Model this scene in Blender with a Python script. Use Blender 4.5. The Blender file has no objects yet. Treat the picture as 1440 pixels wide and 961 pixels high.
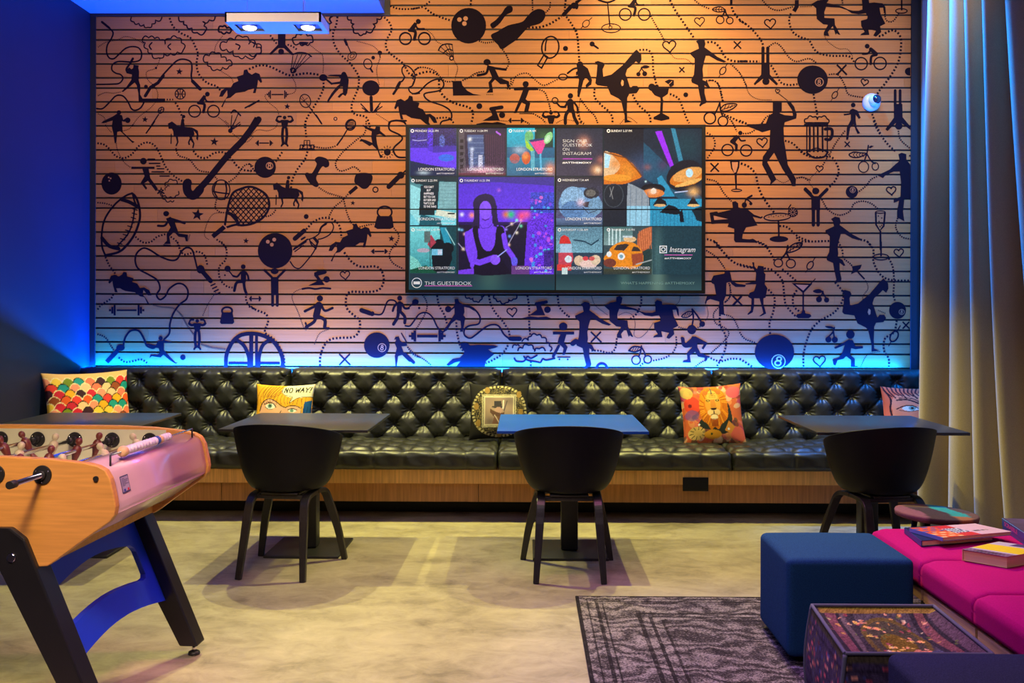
import bpy, bmesh, math, random
import numpy as np
from mathutils import Vector, Matrix, geometry
random.seed(7); rng = np.random.default_rng(5)
C = bpy.context.scene.collection
PI = math.pi
# ---------------------------------------------------------------- camera (metres, x right, y away from the camera, z up)
F = 1393.0; H = 1.41
cam_d = bpy.data.cameras.new('camera'); cam = bpy.data.objects.new('camera', cam_d); C.objects.link(cam)
cam_d.sensor_width = 36; cam_d.lens = F*36/1440; cam_d.shift_y = -50.5/1440; cam_d.clip_start = 0.05
RM = Matrix.Rotation(0.0122,3,'Z') @ Matrix.Rotation(PI/2,3,'X') @ Matrix.Rotation(0.0024,3,'Z')
cam.matrix_world = Matrix.Translation((0,0,H)) @ RM.to_4x4()
bpy.context.scene.camera = cam
def ray(px,py): return RM @ Vector(((px-720)/F, (480.5-py)/F-50.5/F, -1))
def at(px,py,Y):
    r = ray(px,py); return Vector((0,0,H)) + r*(Y/r.y)
# ---------------------------------------------------------------- materials
def nt(name):
    m = bpy.data.materials.new(name); m.use_nodes = True
    n = m.node_tree; return m, n, n.nodes['Principled BSDF']
def link(n,a,b): n.links.new(a,b)
def mat(name, col, rough=0.5, metal=0.0, var=0.08, scale=12, bump=0.0, bscale=80, spec=0.5, sheen=0, coat=0, stretch=None):
    m,n,p = nt(name)
    tc = n.nodes.new('ShaderNodeTexCoord'); mp = n.nodes.new('ShaderNodeMapping'); link(n,tc.outputs['Object'],mp.inputs['Vector'])
    if stretch: mp.inputs['Scale'].default_value = stretch
    no = n.nodes.new('ShaderNodeTexNoise'); no.inputs['Scale'].default_value = scale; no.inputs['Detail'].default_value = 5
    link(n,mp.outputs['Vector'],no.inputs['Vector'])
    r = n.nodes.new('ShaderNodeValToRGB'); link(n,no.outputs['Fac'],r.inputs['Fac'])
    r.color_ramp.elements[0].position = .3; r.color_ramp.elements[1].position = .7
    r.color_ramp.elements[0].color = [max(0,c*(1-var)) for c in col]+[1]; r.color_ramp.elements[1].color = [min(1,c*(1+var)) for c in col]+[1]
    link(n,r.outputs['Color'],p.inputs['Base Color'])
    p.inputs['Roughness'].default_value = rough; p.inputs['Metallic'].default_value = metal
    p.inputs['Specular IOR Level'].default_value = spec
    if sheen: p.inputs['Sheen Weight'].default_value = sheen
    if coat: p.inputs['Coat Weight'].default_value = coat
    if bump:
        n2 = n.nodes.new('ShaderNodeTexNoise'); n2.inputs['Scale'].default_value = bscale; n2.inputs['Detail'].default_value = 4
        link(n,mp.outputs['Vector'],n2.inputs['Vector'])
        b = n.nodes.new('ShaderNodeBump'); b.inputs['Strength'].default_value = bump; b.inputs['Distance'].default_value = .004
        link(n,n2.outputs['Fac'],b.inputs['Height']); link(n,b.outputs['Normal'],p.inputs['Normal'])
    return m
def vcol_mat(name, rough=0.8, emit=0.0, bump=0.0, bscale=400, spec=.3, grain=None, metal=0, coat=0):
    """material whose colour is the printed pattern stored on the mesh"""
    m,n,p = nt(name)
    a = n.nodes.new('ShaderNodeVertexColor'); a.layer_name = 'Col'
    src = a.outputs['Color']
    if grain:
        tc = n.nodes.new('ShaderNodeTexCoord'); mp = n.nodes.new('ShaderNodeMapping'); link(n,tc.outputs['Object'],mp.inputs['Vector'])
        mp.inputs['Scale'].default_value = grain
        no = n.nodes.new('ShaderNodeTexNoise'); no.inputs['Scale'].default_value = 1; no.inputs['Detail'].default_value = 6; no.inputs['Roughness'].default_value = .65
        link(n,mp.outputs['Vector'],no.inputs['Vector'])
        mr = n.nodes.new('ShaderNodeMapRange'); mr.inputs['From Min'].default_value=.25; mr.inputs['From Max'].default_value=.75
        mr.inputs['To Min'].default_value=.84; mr.inputs['To Max'].default_value=1.14; link(n,no.outputs['Fac'],mr.inputs['Value'])
        mx = n.nodes.new('ShaderNodeVectorMath'); mx.operation='SCALE'; link(n,src,mx.inputs[0]); link(n,mr.outputs['Result'],mx.inputs['Scale'])
        src = mx.outputs['Vector']
    if emit:
        p.inputs['Base Color'].default_value = (0.01,0.01,0.012,1)
        link(n,src,p.inputs['Emission Color']); p.inputs['Emission Strength'].default_value = emit
    else: link(n,src,p.inputs['Base Color'])
    p.inputs['Roughness'].default_value = rough; p.inputs['Specular IOR Level'].default_value = spec; p.inputs['Metallic'].default_value = metal
    if coat: p.inputs['Coat Weight'].default_value = coat
    if bump:
        n2 = n.nodes.new('ShaderNodeTexNoise'); n2.inputs['Scale'].default_value = bscale
        b = n.nodes.new('ShaderNodeBump'); b.inputs['Strength'].default_value = bump; b.inputs['Distance'].default_value = .003
        tc = n.nodes.new('ShaderNodeTexCoord'); link(n,tc.outputs['Object'],n2.inputs['Vector'])
        link(n,n2.outputs['Fac'],b.inputs['Height']); link(n,b.outputs['Normal'],p.inputs['Normal'])
    return m
def glow(name, col, s):
    m,n,p = nt(name); p.inputs['Emission Color'].default_value = (*col,1); p.inputs['Emission Strength'].default_value = s
    p.inputs['Base Color'].default_value = (*col,1); return m
def lin(r,g,b):
    f = lambda c: (c/255/12.92) if c/255<=.04045 else ((c/255+.055)/1.055)**2.4
    return (f(r),f(g),f(b))
# ---------------------------------------------------------------- mesh builder
ORG = {}
class MB:
    def __init__(s): s.v=[]; s.f=[]; s.mi=[]; s.sm=[]; s.m=0
    def add(s, vs, fs, smooth=False):
        k=len(s.v); s.v += [tuple(v) for v in vs]; s.f += [tuple(i+k for i in f) for f in fs]
        s.mi += [s.m]*len(fs); s.sm += [smooth]*len(fs); return s
    def from_bm(s, bm, smooth=False):
        bm.verts.ensure_lookup_table(); bm.verts.index_update()
        s.add([v.co.copy() for v in bm.verts], [[v.index for v in f.verts] for f in bm.faces], smooth); bm.free(); return s
    def box(s, c, d, bev=0, seg=2, rot=None, smooth=False):
        bm = bmesh.new(); bmesh.ops.create_cube(bm, size=1)
        for v in bm.verts: v.co = Vector((v.co.x*d[0], v.co.y*d[1], v.co.z*d[2]))
        if bev: bmesh.ops.bevel(bm, geom=bm.edges[:], offset=bev, segments=seg, profile=.5, affect='EDGES')
        if rot is not None:
            for v in bm.verts: v.co = rot @ v.co
        for v in bm.verts: v.co += Vector(c)
        return s.from_bm(bm, smooth or bev>0)
    def b2(s, lo, hi, bev=0, seg=2):
        return s.box([(a+b)/2 for a,b in zip(lo,hi)], [b-a for a,b in zip(lo,hi)], bev, seg)
    def tube(s, pts, r, n=10, caps=True, flat=None):
        pts=[Vector(p) for p in pts]; rs = r if isinstance(r,(list,tuple)) else [r]*len(pts)
        vs=[]; up=None
        for i,p in enumerate(pts):
            t = (pts[min(i+1,len(pts)-1)]-pts[max(i-1,0)]).normalized()
            if up is None:
                up = Vector((0,0,1)) if abs(t.z)<.9 else Vector((1,0,0))
            u = (up - t*up.dot(t)).normalized(); w = t.cross(u); up=u
            for k in range(n):
                a=2*PI*k/n; q = u*math.cos(a)*rs[i]+w*math.sin(a)*rs[i]*(flat or 1)
                vs.append(p+q)
        fs=[(i*n+k, i*n+(k+1)%n, (i+1)*n+(k+1)%n, (i+1)*n+k) for i in range(len(pts)-1) for k in range(n)]
        s.add(vs, fs, True); k0=len(s.v)-len(vs)
        if caps:
            s.f += [tuple(k0+k for k in range(n))[::-1], tuple(k0+(len(pts)-1)*n+k for k in range(n))]; s.mi += [s.m]*2; s.sm += [False]*2
        return s
    def bar(s, pts, w, h, side=(1,0,0)):
        """rectangular section swept along pts; w along 'side', h across; w,h may be lists"""
        pts=[Vector(p) for p in pts]; n=len(pts); ws = w if isinstance(w,(list,tuple)) else [w]*n; hs = h if isinstance(h,(list,tuple)) else [h]*n
        vs=[]; sd=Vector(side)
        for i,p in enumerate(pts):
            t=(pts[min(i+1,n-1)]-pts[max(i-1,0)]).normalized(); a=(sd-t*sd.dot(t)).normalized(); b=t.cross(a)
            vs += [p-a*ws[i]/2-b*hs[i]/2, p+a*ws[i]/2-b*hs[i]/2, p+a*ws[i]/2+b*hs[i]/2, p-a*ws[i]/2+b*hs[i]/2]
        fs=[(i*4+k,i*4+(k+1)%4,(i+1)*4+(k+1)%4,(i+1)*4+k) for i in range(n-1) for k in range(4)]+[(3,2,1,0),tuple((n-1)*4+k for k in range(4))]
        return s.add(vs,fs)
    def lathe(s, prof, c=(0,0,0), n=24, M=None, smooth=True):
        vs=[]; c=Vector(c)
        for (r,z) in prof:
            for k in range(n):
                a=2*PI*k/n; q=Vector((r*math.cos(a), r*math.sin(a), z)); vs.append((M@q if M else q)+c)
        m=len(prof); fs=[(i*n+k,i*n+(k+1)%n,(i+1)*n+(k+1)%n,(i+1)*n+k) for i in range(m-1) for k in range(n)]
        s.add(vs,fs,smooth); k0=len(s.v)-len(vs)
        s.f += [tuple(k0+k for k in range(n))[::-1], tuple(k0+(m-1)*n+k for k in range(n))]; s.mi += [s.m]*2; s.sm += [False]*2
        return s
    def ball(s, c, r, sc=(1,1,1), n=16):
        bm=bmesh.new(); bmesh.ops.create_uvsphere(bm,u_segments=n,v_segments=max(6,n//2),radius=r)
        for v in bm.verts: v.co=Vector((v.co.x*sc[0]+c[0],v.co.y*sc[1]+c[1],v.co.z*sc[2]+c[2]))
        return s.from_bm(bm,True)
    def prism(s, pts, f0, f1):
        """closed outline pts (2D) mapped by f0 and f1 to two 3D faces"""
        n=len(pts); vs=[f0(p) for p in pts]+[f1(p) for p in pts]
        tri = geometry.tessellate_polygon([[Vector((p[0],p[1],0)) for p in pts]])
        fs=[tuple(t) for t in tri]+[tuple(i+n for i in t[::-1]) for t in tri]
        fs+=[(i,(i+1)%n,n+(i+1)%n,n+i) for i in range(n)]
        return s.add(vs,fs)
    def build(s, name, mats, parent=None, org=None, bevel=0, colors=None):
        o0 = Vector(org) if org is not None else (ORG.get(parent, Vector((0,0,0))) if parent else Vector((0,0,0)))
        me=bpy.data.meshes.new(name)
        me.from_pydata([tuple(Vector(v)-o0) for v in s.v], [], s.f)
        mats = mats if isinstance(mats,(list,tuple)) else [mats]
        for m in mats: me.materials.append(m)
        me.polygons.foreach_set('material_index', s.mi); me.polygons.foreach_set('use_smooth', s.sm)
        bm=bmesh.new(); bm.from_mesh(me); bmesh.ops.recalc_face_normals(bm, faces=bm.faces); bm.to_mesh(me); bm.free()
        if colors is not None: setcol(me, colors)
        o=bpy.data.objects.new(name, me); C.objects.link(o)
        if parent: o.parent=parent; ORG[o]=ORG.get(parent,Vector((0,0,0)))
        elif org is not None: o.location=o0; ORG[o]=o0
        if bevel:
            b=o.modifiers.new('bevel','BEVEL'); b.width=bevel; b.segments=2; b.limit_method='ANGLE'
        return o
def setcol(me, cols):
    a = me.color_attributes.new('Col','FLOAT_COLOR','POINT')
    arr = np.ones((len(me.vertices),4),dtype=np.float32); arr[:,:3]=np.asarray(cols,dtype=np.float32)[:len(me.vertices)]
    a.data.foreach_set('color', arr.ravel())
def tag(o, label=None, cat=None, group=None, kind=None):
    if label: o['label']=label
    if cat: o['category']=cat
    if group: o['group']=group
    if kind: o['kind']=kind
    return o
def thing(name, loc, label, cat, group=None, rz=0):
    o=bpy.data.objects.new(name,None); o.empty_display_size=.1; C.objects.link(o); o.location=loc; o.rotation_euler=(0,0,rz)
    ORG[o]=Vector((0,0,0)) if rz else Vector(loc)
    return tag(o,label,cat,group)
def local(o): ORG[o]=Vector((0,0,0)); return o
def copy_tree(o, parent=None):
    c=o.copy(); C.objects.link(c); c.parent=parent
    for ch in list(o.children): copy_tree(ch,c)
    return c
def catmull(P, n=6, closed=False):
    P=[tuple(p) for p in P]; out=[]; m=len(P)
    if m<3 and not closed: return P
    rngi = range(m if closed else m-1)
    for i in rngi:
        p0=P[(i-1)%m] if closed or i>0 else P[0]; p1=P[i]; p2=P[(i+1)%m]; p3=P[(i+2)%m] if closed or i+2<m else P[-1]
        for k in range(n):
            t=k/n
            out.append(tuple(.5*((2*b)+(-a+c)*t+(2*a-5*b+4*c-d)*t*t+(-a+3*b-3*c+d)*t**3) for a,b,c,d in zip(p0,p1,p2,p3)))
    if not closed: out.append(P[-1])
    return out
# ---------------------------------------------------------------- small painter used for printed fabrics and for the picture on the screens
class Canvas:
    def __init__(s, x0,y0,x1,y1, nx, ny, col=(0,0,0)):
        s.X,s.Y=np.meshgrid(np.linspace(x0,x1,nx),np.linspace(y0,y1,ny)); s.A=np.zeros((ny,nx,3)); s.A[:]=lin(*col); s.px=(x1-x0)/nx
    def mask_poly(s,P):
        m=np.zeros(s.X.shape,bool); n=len(P)
        for i in range(n):
            (xa,ya),(xb,yb)=P[i],P[(i+1)%n]
            if ya==yb: continue
            c=((ya>s.Y)!=(yb>s.Y))&(s.X<(xb-xa)*(s.Y-ya)/(yb-ya)+xa); m^=c
        return m
    def put(s,m,col,a=1.0):
        c=np.array(lin(*col)); w=(m.astype(float)*a)[...,None]; s.A=s.A*(1-w)+c*w
    def poly(s,P,col,a=1.0): s.put(s.mask_poly(P),col,a)
    def rect(s,x0,y0,x1,y1,col,a=1.0): s.put((s.X>=x0)&(s.X<x1)&(s.Y>=y0)&(s.Y<y1),col,a)
    def ell(s,cx,cy,rx,ry,col,a=1.0,rot=0):
        dx=s.X-cx; dy=s.Y-cy; c,q=math.cos(rot),math.sin(rot)
        s.put(((dx*c+dy*q)/rx)**2+((-dx*q+dy*c)/ry)**2<1,col,a)
    def soft(s,cx,cy,rx,ry,col,a=1.0):
        w=np.exp(-(((s.X-cx)/rx)**2+((s.Y-cy)/ry)**2)*1.5)*a; s.put(w,col)
    def line(s,P,w,col,a=1.0,smooth=False):
        if smooth: P=catmull(P,5)
        m=np.zeros(s.X.shape)
        for (xa,ya),(xb,yb) in zip(P[:-1],P[1:]):
            L=(xb-xa)**2+(yb-ya)**2+1e-9; t=np.clip(((s.X-xa)*(xb-xa)+(s.Y-ya)*(yb-ya))/L,0,1)
            d=np.hypot(s.X-xa-t*(xb-xa),s.Y-ya-t*(yb-ya)); m=np.maximum(m,np.clip((w/2-d)/s.px+.5,0,1))
        s.put(m,col,a)
    def grad(s,x0,y0,x1,y1,ca,cb,horiz=False):
        t=np.clip((s.X-x0)/(x1-x0) if horiz else (s.Y-y0)/(y1-y0),0,1)[...,None]
        m=((s.X>=x0)&(s.X<x1)&(s.Y>=y0)&(s.Y<y1))[...,None]; c=np.array(lin(*ca))*(1-t)+np.array(lin(*cb))*t
        s.A=np.where(m,c,s.A)
    def noise(s,x0,y0,x1,y1,amp,blk=1):
        n=rng.random((s.A.shape[0]//blk+1,s.A.shape[1]//blk+1)); n=np.kron(n,np.ones((blk,blk)))[:s.A.shape[0],:s.A.shape[1]]
        m=(s.X>=x0)&(s.X<x1)&(s.Y>=y0)&(s.Y<y1); s.A=s.A*np.where(m,1+(n-.5)*2*amp,1)[...,None]
def text_polys(txt, size, align='LEFT', shear=0, spacing=1.0, bold=0.0):
    cu=bpy.data.curves.new('t','FONT'); cu.body=txt; cu.size=size; cu.align_x=align; cu.shear=shear; cu.space_character=spacing; cu.offset=bold; cu.resolution_u=3
    o=bpy.data.objects.new('t',cu); C.objects.link(o); dg=bpy.context.evaluated_depsgraph_get(); dg.update()
    me=o.evaluated_get(dg).to_mesh(); vs=[v.co.copy() for v in me.vertices]; fs=[tuple(p.vertices) for p in me.polygons]
    o.evaluated_get(dg).to_mesh_clear(); bpy.data.objects.remove(o); bpy.data.curves.remove(cu)
    return vs, fs
LED_P=500; LED2_P=100; WARM_P=285; WALL_P=520; FILL_P=20; FRONT_P=11; PINK_P=90; BLU2_P=330; BLU3_P=1300; BLU4_P=0; WOOD_P=10; PB_P=14; PUR_P=9
# ================================================================ ROOM
D = 7.45                      # back wall plane (plank faces)
XL, XR = -3.28, 2.97          # side walls
CZ = 3.61                     # lowered ceiling on the left
XS = at(541,18,D).x           # edge of the lowered ceiling
wood_wall = vcol_mat('plank_wood', rough=.55, grain=(1.6,40,55), spec=.35, bump=.15, bscale=60)
groove_m = mat('groove_dark', lin(28,12,18), rough=.9)
black_trim = mat('black_trim', (.012,.012,.016), rough=.6)
navy = mat('navy_paint', lin(8,23,58), rough=.6, var=.05, scale=3)
ceil_m = mat('ceiling_blue_lit', (.20,.27,.46), rough=.7, var=.03, scale=2)  # blue of the LED strip partly mixed into the ceiling colour
tan_m = mat('side_wall_paint', (.50,.42,.30), rough=.75, var=.05, scale=2)
dark_m = mat('dark_wall_paint', (.06,.06,.07), rough=.8)
def struct(mb,name,m,**k):
    o=mb.build(name,m,**k); o['kind']='structure'; return o
# floor: polished concrete
m,n,p = nt('concrete_floor')
tc=n.nodes.new('ShaderNodeTexCoord')
def noise(scale,det,vec=None,rough=.6,dist=0):
    x=n.nodes.new('ShaderNodeTexNoise'); x.inputs['Scale'].default_value=scale; x.inputs['Detail'].default_value=det; x.inputs['Roughness'].default_value=rough; x.inputs['Distortion'].default_value=dist
    link(n,vec or tc.outputs['Object'],x.inputs['Vector']); return x
mp=n.nodes.new('ShaderNodeMapping'); mp.inputs['Scale'].default_value=(1.0,1.45,1); link(n,tc.outputs['Object'],mp.inputs['Vector'])
a=noise(1.6,8,mp.outputs['Vector'],.62,.6); b=noise(7,9,mp.outputs['Vector'],.72,.8)
mx=n.nodes.new('ShaderNodeMix'); mx.data_type='FLOAT'; mx.inputs[0].default_value=.42; link(n,a.outputs['Fac'],mx.inputs[2]); link(n,b.outputs['Fac'],mx.inputs[3])
r=n.nodes.new('ShaderNodeValToRGB'); link(n,mx.outputs[0],r.inputs['Fac'])
e=r.color_ramp.elements; e[0].position=.34; e[0].color=(.13,.105,.075,1); e[1].position=.66; e[1].color=(.44,.385,.27,1)
q=r.color_ramp.elements.new(.46); q.color=(.27,.23,.16,1); q=r.color_ramp.elements.new(.53); q.color=(.34,.295,.205,1)
link(n,r.outputs['Color'],p.inputs['Base Color']); p.inputs['Roughness'].default_value=.5
bp=n.nodes.new('ShaderNodeBump'); bp.inputs['Strength'].default_value=.12; bp.inputs['Distance'].default_value=.01; link(n,b.outputs['Fac'],bp.inputs['Height']); link(n,bp.outputs['Normal'],p.inputs['Normal'])
floor_m=m
YB=-2.6
struct(MB().b2((XL-.3,YB,-.1),(XR+.9,D+.3,0)),'floor',floor_m)
struct(MB().b2((XL-.2,YB,0),(XL,D+.1,4.6)),'wall_left',navy)
struct(MB().b2((XR,YB,0),(XR+.2,D+.1,4.6)),'wall_right',tan_m)
struct(MB().b2((XL-.2,YB-.2,0),(XR+.2,YB,4.6)),'wall_front',dark_m)
mb=MB(); mb.b2((XL,YB,CZ),(XS,D-.001,CZ+.25)); struct(mb,'ceiling_lowered',ceil_m)
struct(MB().b2((XL-.2,YB-.2,4.45),(XR+.2,D+.2,4.6)),'ceiling',mat('upper_ceiling',(.10,.10,.12),rough=.8))
# back wall: backing + individual planks in one mesh
ys=[]                         # groove heights measured down the left edge of the panelling
base=177.1
for k in range(-6,11):
    ys += [base+33.77*k, base+33.77*k+14.3]
zs=sorted(at(135,y,D).z for y in ys)
mb=MB(); mb.m=1; mb.b2((XL,D+.012,0),(XR,D+.12,4.5)); cols=[(.02,.02,.02)]*len(mb.v)
mb.m=0; xl=at(134.8,300,D).x; xr=at(1280.5,300,D).x
G=.0068
for i in range(len(zs)-1):
    z0,z1=zs[i]+G,zs[i+1]-G
    if z1<.6: continue
    x=xl-random.uniform(0,1.9)
    while x<xr:
        xe=x+1.95
        a0,a1=max(x,xl),min(xe,xr)
        if a1-a0>.01:
            k0=len(mb.v); mb.b2((a0,D,z0),(a1-.0012,D+.02,z1)); t=random.uniform(.86,1.12); w=random.uniform(-.025,.025)
            cols += [(.50*t+w,.207*t,.052*t-w*.4)]*(len(mb.v)-k0)
        x=xe
wall=mb.build('wall_back',[wood_wall,black_trim],colors=cols); wall['kind']='structure'
# dark frame around the panelling
z18=at(300,19.5,D).z
mb=MB()
mb.b2((XL,D-.012,.0),(xl,D+.02,CZ)); mb.b2((xr,D-.012,0),(xr+.045,D+.02,4.45)); mb.b2((xl,D-.012,z18-.018),(XS,D+.0,CZ)); mb.b2((XS,D-.012,z18-.018),(XS+.042,D+.0,4.45))
struct(mb,'trim_1',black_trim)
# ================================================================ MURAL PRINT (part of the wall)
pv=[];pf=[];hv=[];hf=[]
cnt=[0]
TX=(0,0,1)
def T(x0,y0,s=5.3375):
    global TX; TX=(x0,y0,s)
TT={1:(120,0),2:(350,0),3:(580,0),4:(810,0),5:(1040,0),6:(120,170),7:(350,170),8:(120,340),9:(350,340),10:(570,400,6),11:(800,400,6),12:(1040,340),13:(980,170),14:(1120,170),15:(980,340),0:(0,0,1)}
def U(k): T(*TT[k])
def w3(x,y,hole=False):
    px=TX[0]+x/TX[2]; py=TX[1]+y/TX[2]
    px=min(px,1280.3)
    q=at(px,py,D-.0012-(.0008 if hole else 0)-cnt[0]*1.2e-6); return q
def emit_(P,faces,hole=False):
    V,Fc=(hv,hf) if hole else (pv,pf)
    cnt[0]=(cnt[0]+1)%300; k=len(V); V.extend(w3(x,y,hole) for x,y in P); Fc.extend(tuple(i+k for i in f) for f in faces)
def poly(P,sm=0,hole=False):
    if sm: P=catmull(P,sm,True)
    emit_(P, geometry.tessellate_polygon([[Vector((x,y,0)) for x,y in P]]), hole)
def disc(x,y,r,ry=None,n=28,hole=False): emit_([(x+r*math.cos(2*PI*k/n),y+(ry or r)*math.sin(2*PI*k/n)) for k in range(n)],[tuple(range(n))],hole)
def stroke(P,w,cap=True,sm=0,hole=False,closed=False):
    if w<12 and not hole: w=w*1.3+(.6 if TX[2]>2 else 0)
    if sm: P=catmull(P,sm,closed)
    if closed: P=list(P)+[P[0],P[1]]
    L=[];n=len(P)
    for i,(x,y) in enumerate(P):
        a=P[max(i-1,0)]; b=P[min(i+1,n-1)]; dx,dy=b[0]-a[0],b[1]-a[1]; l=math.hypot(dx,dy) or 1
        L += [(x-dy/l*w/2,y+dx/l*w/2),(x+dy/l*w/2,y-dx/l*w/2)]
    emit_(L,[(2*i,2*i+1,2*i+3,2*i+2) for i in range(n-1)],hole)
    if cap and not closed: disc(*P[0],w/2,n=10,hole=hole); disc(*P[-1],w/2,n=10,hole=hole)
def S(P,w): stroke(P,w+(2.6 if w<14 else 1),True,6)
def ring(x,y,r,w,ry=None,hole=False,n=28,rot=0):
    ry=ry or r; c,s_=math.cos(rot),math.sin(rot)
    if w<12 and not hole: w=w*1.3
    f=lambda a,b,t:(x+a*math.cos(t)*c-b*math.sin(t)*s_, y+a*math.cos(t)*s_+b*math.sin(t)*c)
    P=[f(r-w/2,ry-w/2,2*PI*k/n) for k in range(n)]+[f(r+w/2,ry+w/2,2*PI*k/n) for k in range(n)]
    emit_(P,[(k,(k+1)%n,n+(k+1)%n,n+k) for k in range(n)],hole)
def dots(P,w=13,l=None,gap=None):
    w=w*(1.32 if w>9 else 1.1)
    l=l or w*.8; gap=gap or w*.75
    P=catmull(P,8); d=0; acc=[(0,P[0])]
    for a,b in zip(P[:-1],P[1:]): d+=math.hypot(b[0]-a[0],b[1]-a[1]); acc.append((d,b))
    def pt(s_):
        for (d0,a),(d1,b) in zip(acc[:-1],acc[1:]):
            if d1>=s_: t=(s_-d0)/((d1-d0) or 1); return (a[0]+(b[0]-a[0])*t,a[1]+(b[1]-a[1])*t)
        return acc[-1][1]
    s_=0
    while s_<d: stroke([pt(s_),pt(min(s_+l,d))],w,False); s_+=l+gap
def thin(P): dots(P,4.5,7,6)
def mid(P): dots(P,8,10,7)
def X(x,y,r,w=7): stroke([(x-r,y-r),(x+r,y+r)],w,False); stroke([(x+r*.9,y-r),(x-r,y+r)],w,False)
def star(x,y,r,rot=.1): poly([(x+(r if k%2==0 else r*.42)*math.sin(rot+PI*k/5),y-(r if k%2==0 else r*.42)*math.cos(rot+PI*k/5)) for k in range(10)])
def heart(x,y,r,w=6,rot=-.1):
    P=[]
    for k in range(20):
        t=2*PI*k/20; a=16*math.sin(t)**3/16*r; b=-(13*math.cos(t)-5*math.cos(2*t)-2*math.cos(3*t)-math.cos(4*t))/16*r
        P.append((x+a*math.cos(rot)-b*math.sin(rot),y+a*math.sin(rot)+b*math.cos(rot)))
    stroke(P,w,closed=True)
def cloud(P,w=7,closed=True):
    out=[]; m=len(P)
    ar=sum(P[i][0]*P[(i+1)%m][1]-P[(i+1)%m][0]*P[i][1] for i in range(m)); sg=1 if ar>0 else -1
    for i in range(m if closed else m-1):
        (xa,ya),(xb,yb)=P[i],P[(i+1)%m]; dx,dy=xb-xa,yb-ya
        for k in range(6):
            t=k/6; b=math.sin(PI*t)*.38*sg; out.append((xa+dx*t+dy*b,ya+dy*t-dx*b))
    if closed: stroke(out,w,closed=True)
    else: out.append(P[-1]); stroke(out,w)
def bike(x,y,mir=1,s=1):
    g=lambda a,b:(x+a*mir*s,y+b*s)
    ring(*g(0,0),44*s,8*s); ring(*g(142,0),44*s,8*s); disc(*g(96,-128),18*s)
    poly([g(22,-62),g(68,-122),g(88,-112),g(62,-58)],0); S([g(74,-112),g(92,-75),g(140,-72)],10*s); S([g(28,-62),g(74,-50),g(66,6)],20*s); 
def barbell(x,y,l,h,w=6,rot=0):
    stroke([(x-l*.3,y),(x+l*.3,y)],w*1.4,False)
    for k,(f,hh) in enumerate(((.36,1),(.43,.65),(.5,.2))):
        for s_ in (-1,1): stroke([(x+s_*l*f,y-h*hh/2),(x+s_*l*f,y+h*hh/2)],w*1.3,False)
def cherry(x,y,s=1,fill=False,mir=1):
    g=lambda a,b:(x+a*mir*s,y+b*s)
    for a,b,r in ((-38,78,30),(38,84,26)):
        disc(*g(a,b),r*s) if fill else ring(*g(a,b),r*s,7*s)
    S([g(0,-4),g(-10,30),g(-30,52)],6*s); S([g(0,-4),g(10,30),g(30,60)],6*s)
    L=[g(0,0),g(-30,-24),g(-68,-22),g(-100,-4),g(-66,14),g(-24,14)]
    if fill: poly(L,4)
    else: stroke(L,6*s,closed=True,sm=4); stroke([g(-92,-4),g(-8,-4)],4*s); [stroke([g(-75+k*22,-4),g(-64+k*22,-20)],3.5*s) for k in range(3)]; [stroke([g(-75+k*22,-4),g(-64+k*22,12)],3.5*s) for k in range(3)]
def olive(x,y,s=1,rot=-1.0):
    ring(x,y,28*s,6*s,18*s,rot=rot); stroke([(x+26*s*math.cos(rot),y+26*s*math.sin(rot)),(x+62*s*math.cos(rot),y+62*s*math.sin(rot))],4*s); stroke([(x-28*s*math.cos(rot),y-28*s*math.sin(rot)),(x-55*s*math.cos(rot),y-55*s*math.sin(rot))],3*s)
def eight(x,y,r,tx,ty,tr):
    disc(x,y,r); ring(tx,ty,tr,tr*.16,hole=True); ring(tx+tr*.05,ty-tr*.34,tr*.24,tr*.2,hole=True,n=14); ring(tx-tr*.03,ty+tr*.26,tr*.32,tr*.2,hole=True,n=14)
def kettle(x,y,s=1):
    ring(x,y-45*s,42*s,12*s,38*s); poly([(x-48*s,y-10*s),(x+48*s,y-10*s),(x+74*s,y+62*s),(x+60*s,y+80*s),(x-60*s,y+80*s),(x-74*s,y+62*s)])
def muscle(x,y,s=1,legs=True):
    g=lambda a,b:(x+a*s,y+b*s)
    disc(*g(0,-16),13*s)
    for m_ in (1,-1):
        S([g(12*m_,8),g(40*m_,14),g(58*m_,2)],17*s); S([g(58*m_,0),g(48*m_,-22),g(26*m_,-24)],10*s)
    poly([g(-28,0),g(28,0),g(22,40),g(14,62),g(-14,62),g(-22,40)])
    if legs:
        for m_ in (1,-1): S([g(12*m_,62),g(16*m_,115),g(9*m_,170)],19*s); stroke([g(10*m_,165),g(22*m_,186)],10*s); stroke([g(12*m_,120),g(9*m_,175)],12*s)
def xf(P,src,dx=0,dy=0,mir=None,sc=1,about=None):
    """take an outline written in tile src and place it, in photo pixels"""
    t=TT[src]; s_=t[2] if len(t)>2 else 5.3375
    Q=[(t[0]+x/s_,t[1]+y/s_) for x,y in P]
    if mir is not None: Q=[(mir-x,y) for x,y in Q]
    return [(x+dx,y+dy) for x,y in Q]
horse_j=[(308,136),(311,128),(318,123),(324,124),(328,117),(335,114),(333,108),(342,105),(343,98.5),(347.5,97.5),(349.5,102),(354,105),(359.4,102),(365,104),(368.7,115),(366.9,117),(363,112.4),(362,120),(359.4,131),(355.6,131),(357.5,124.5),(352,124.5),(350,126),(344.7,129),(331.6,131),(324,137.6),(318,139),(313,151),(311,150),(315.7,141.4),(320,135),(319.4,127),(313,136)]
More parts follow.
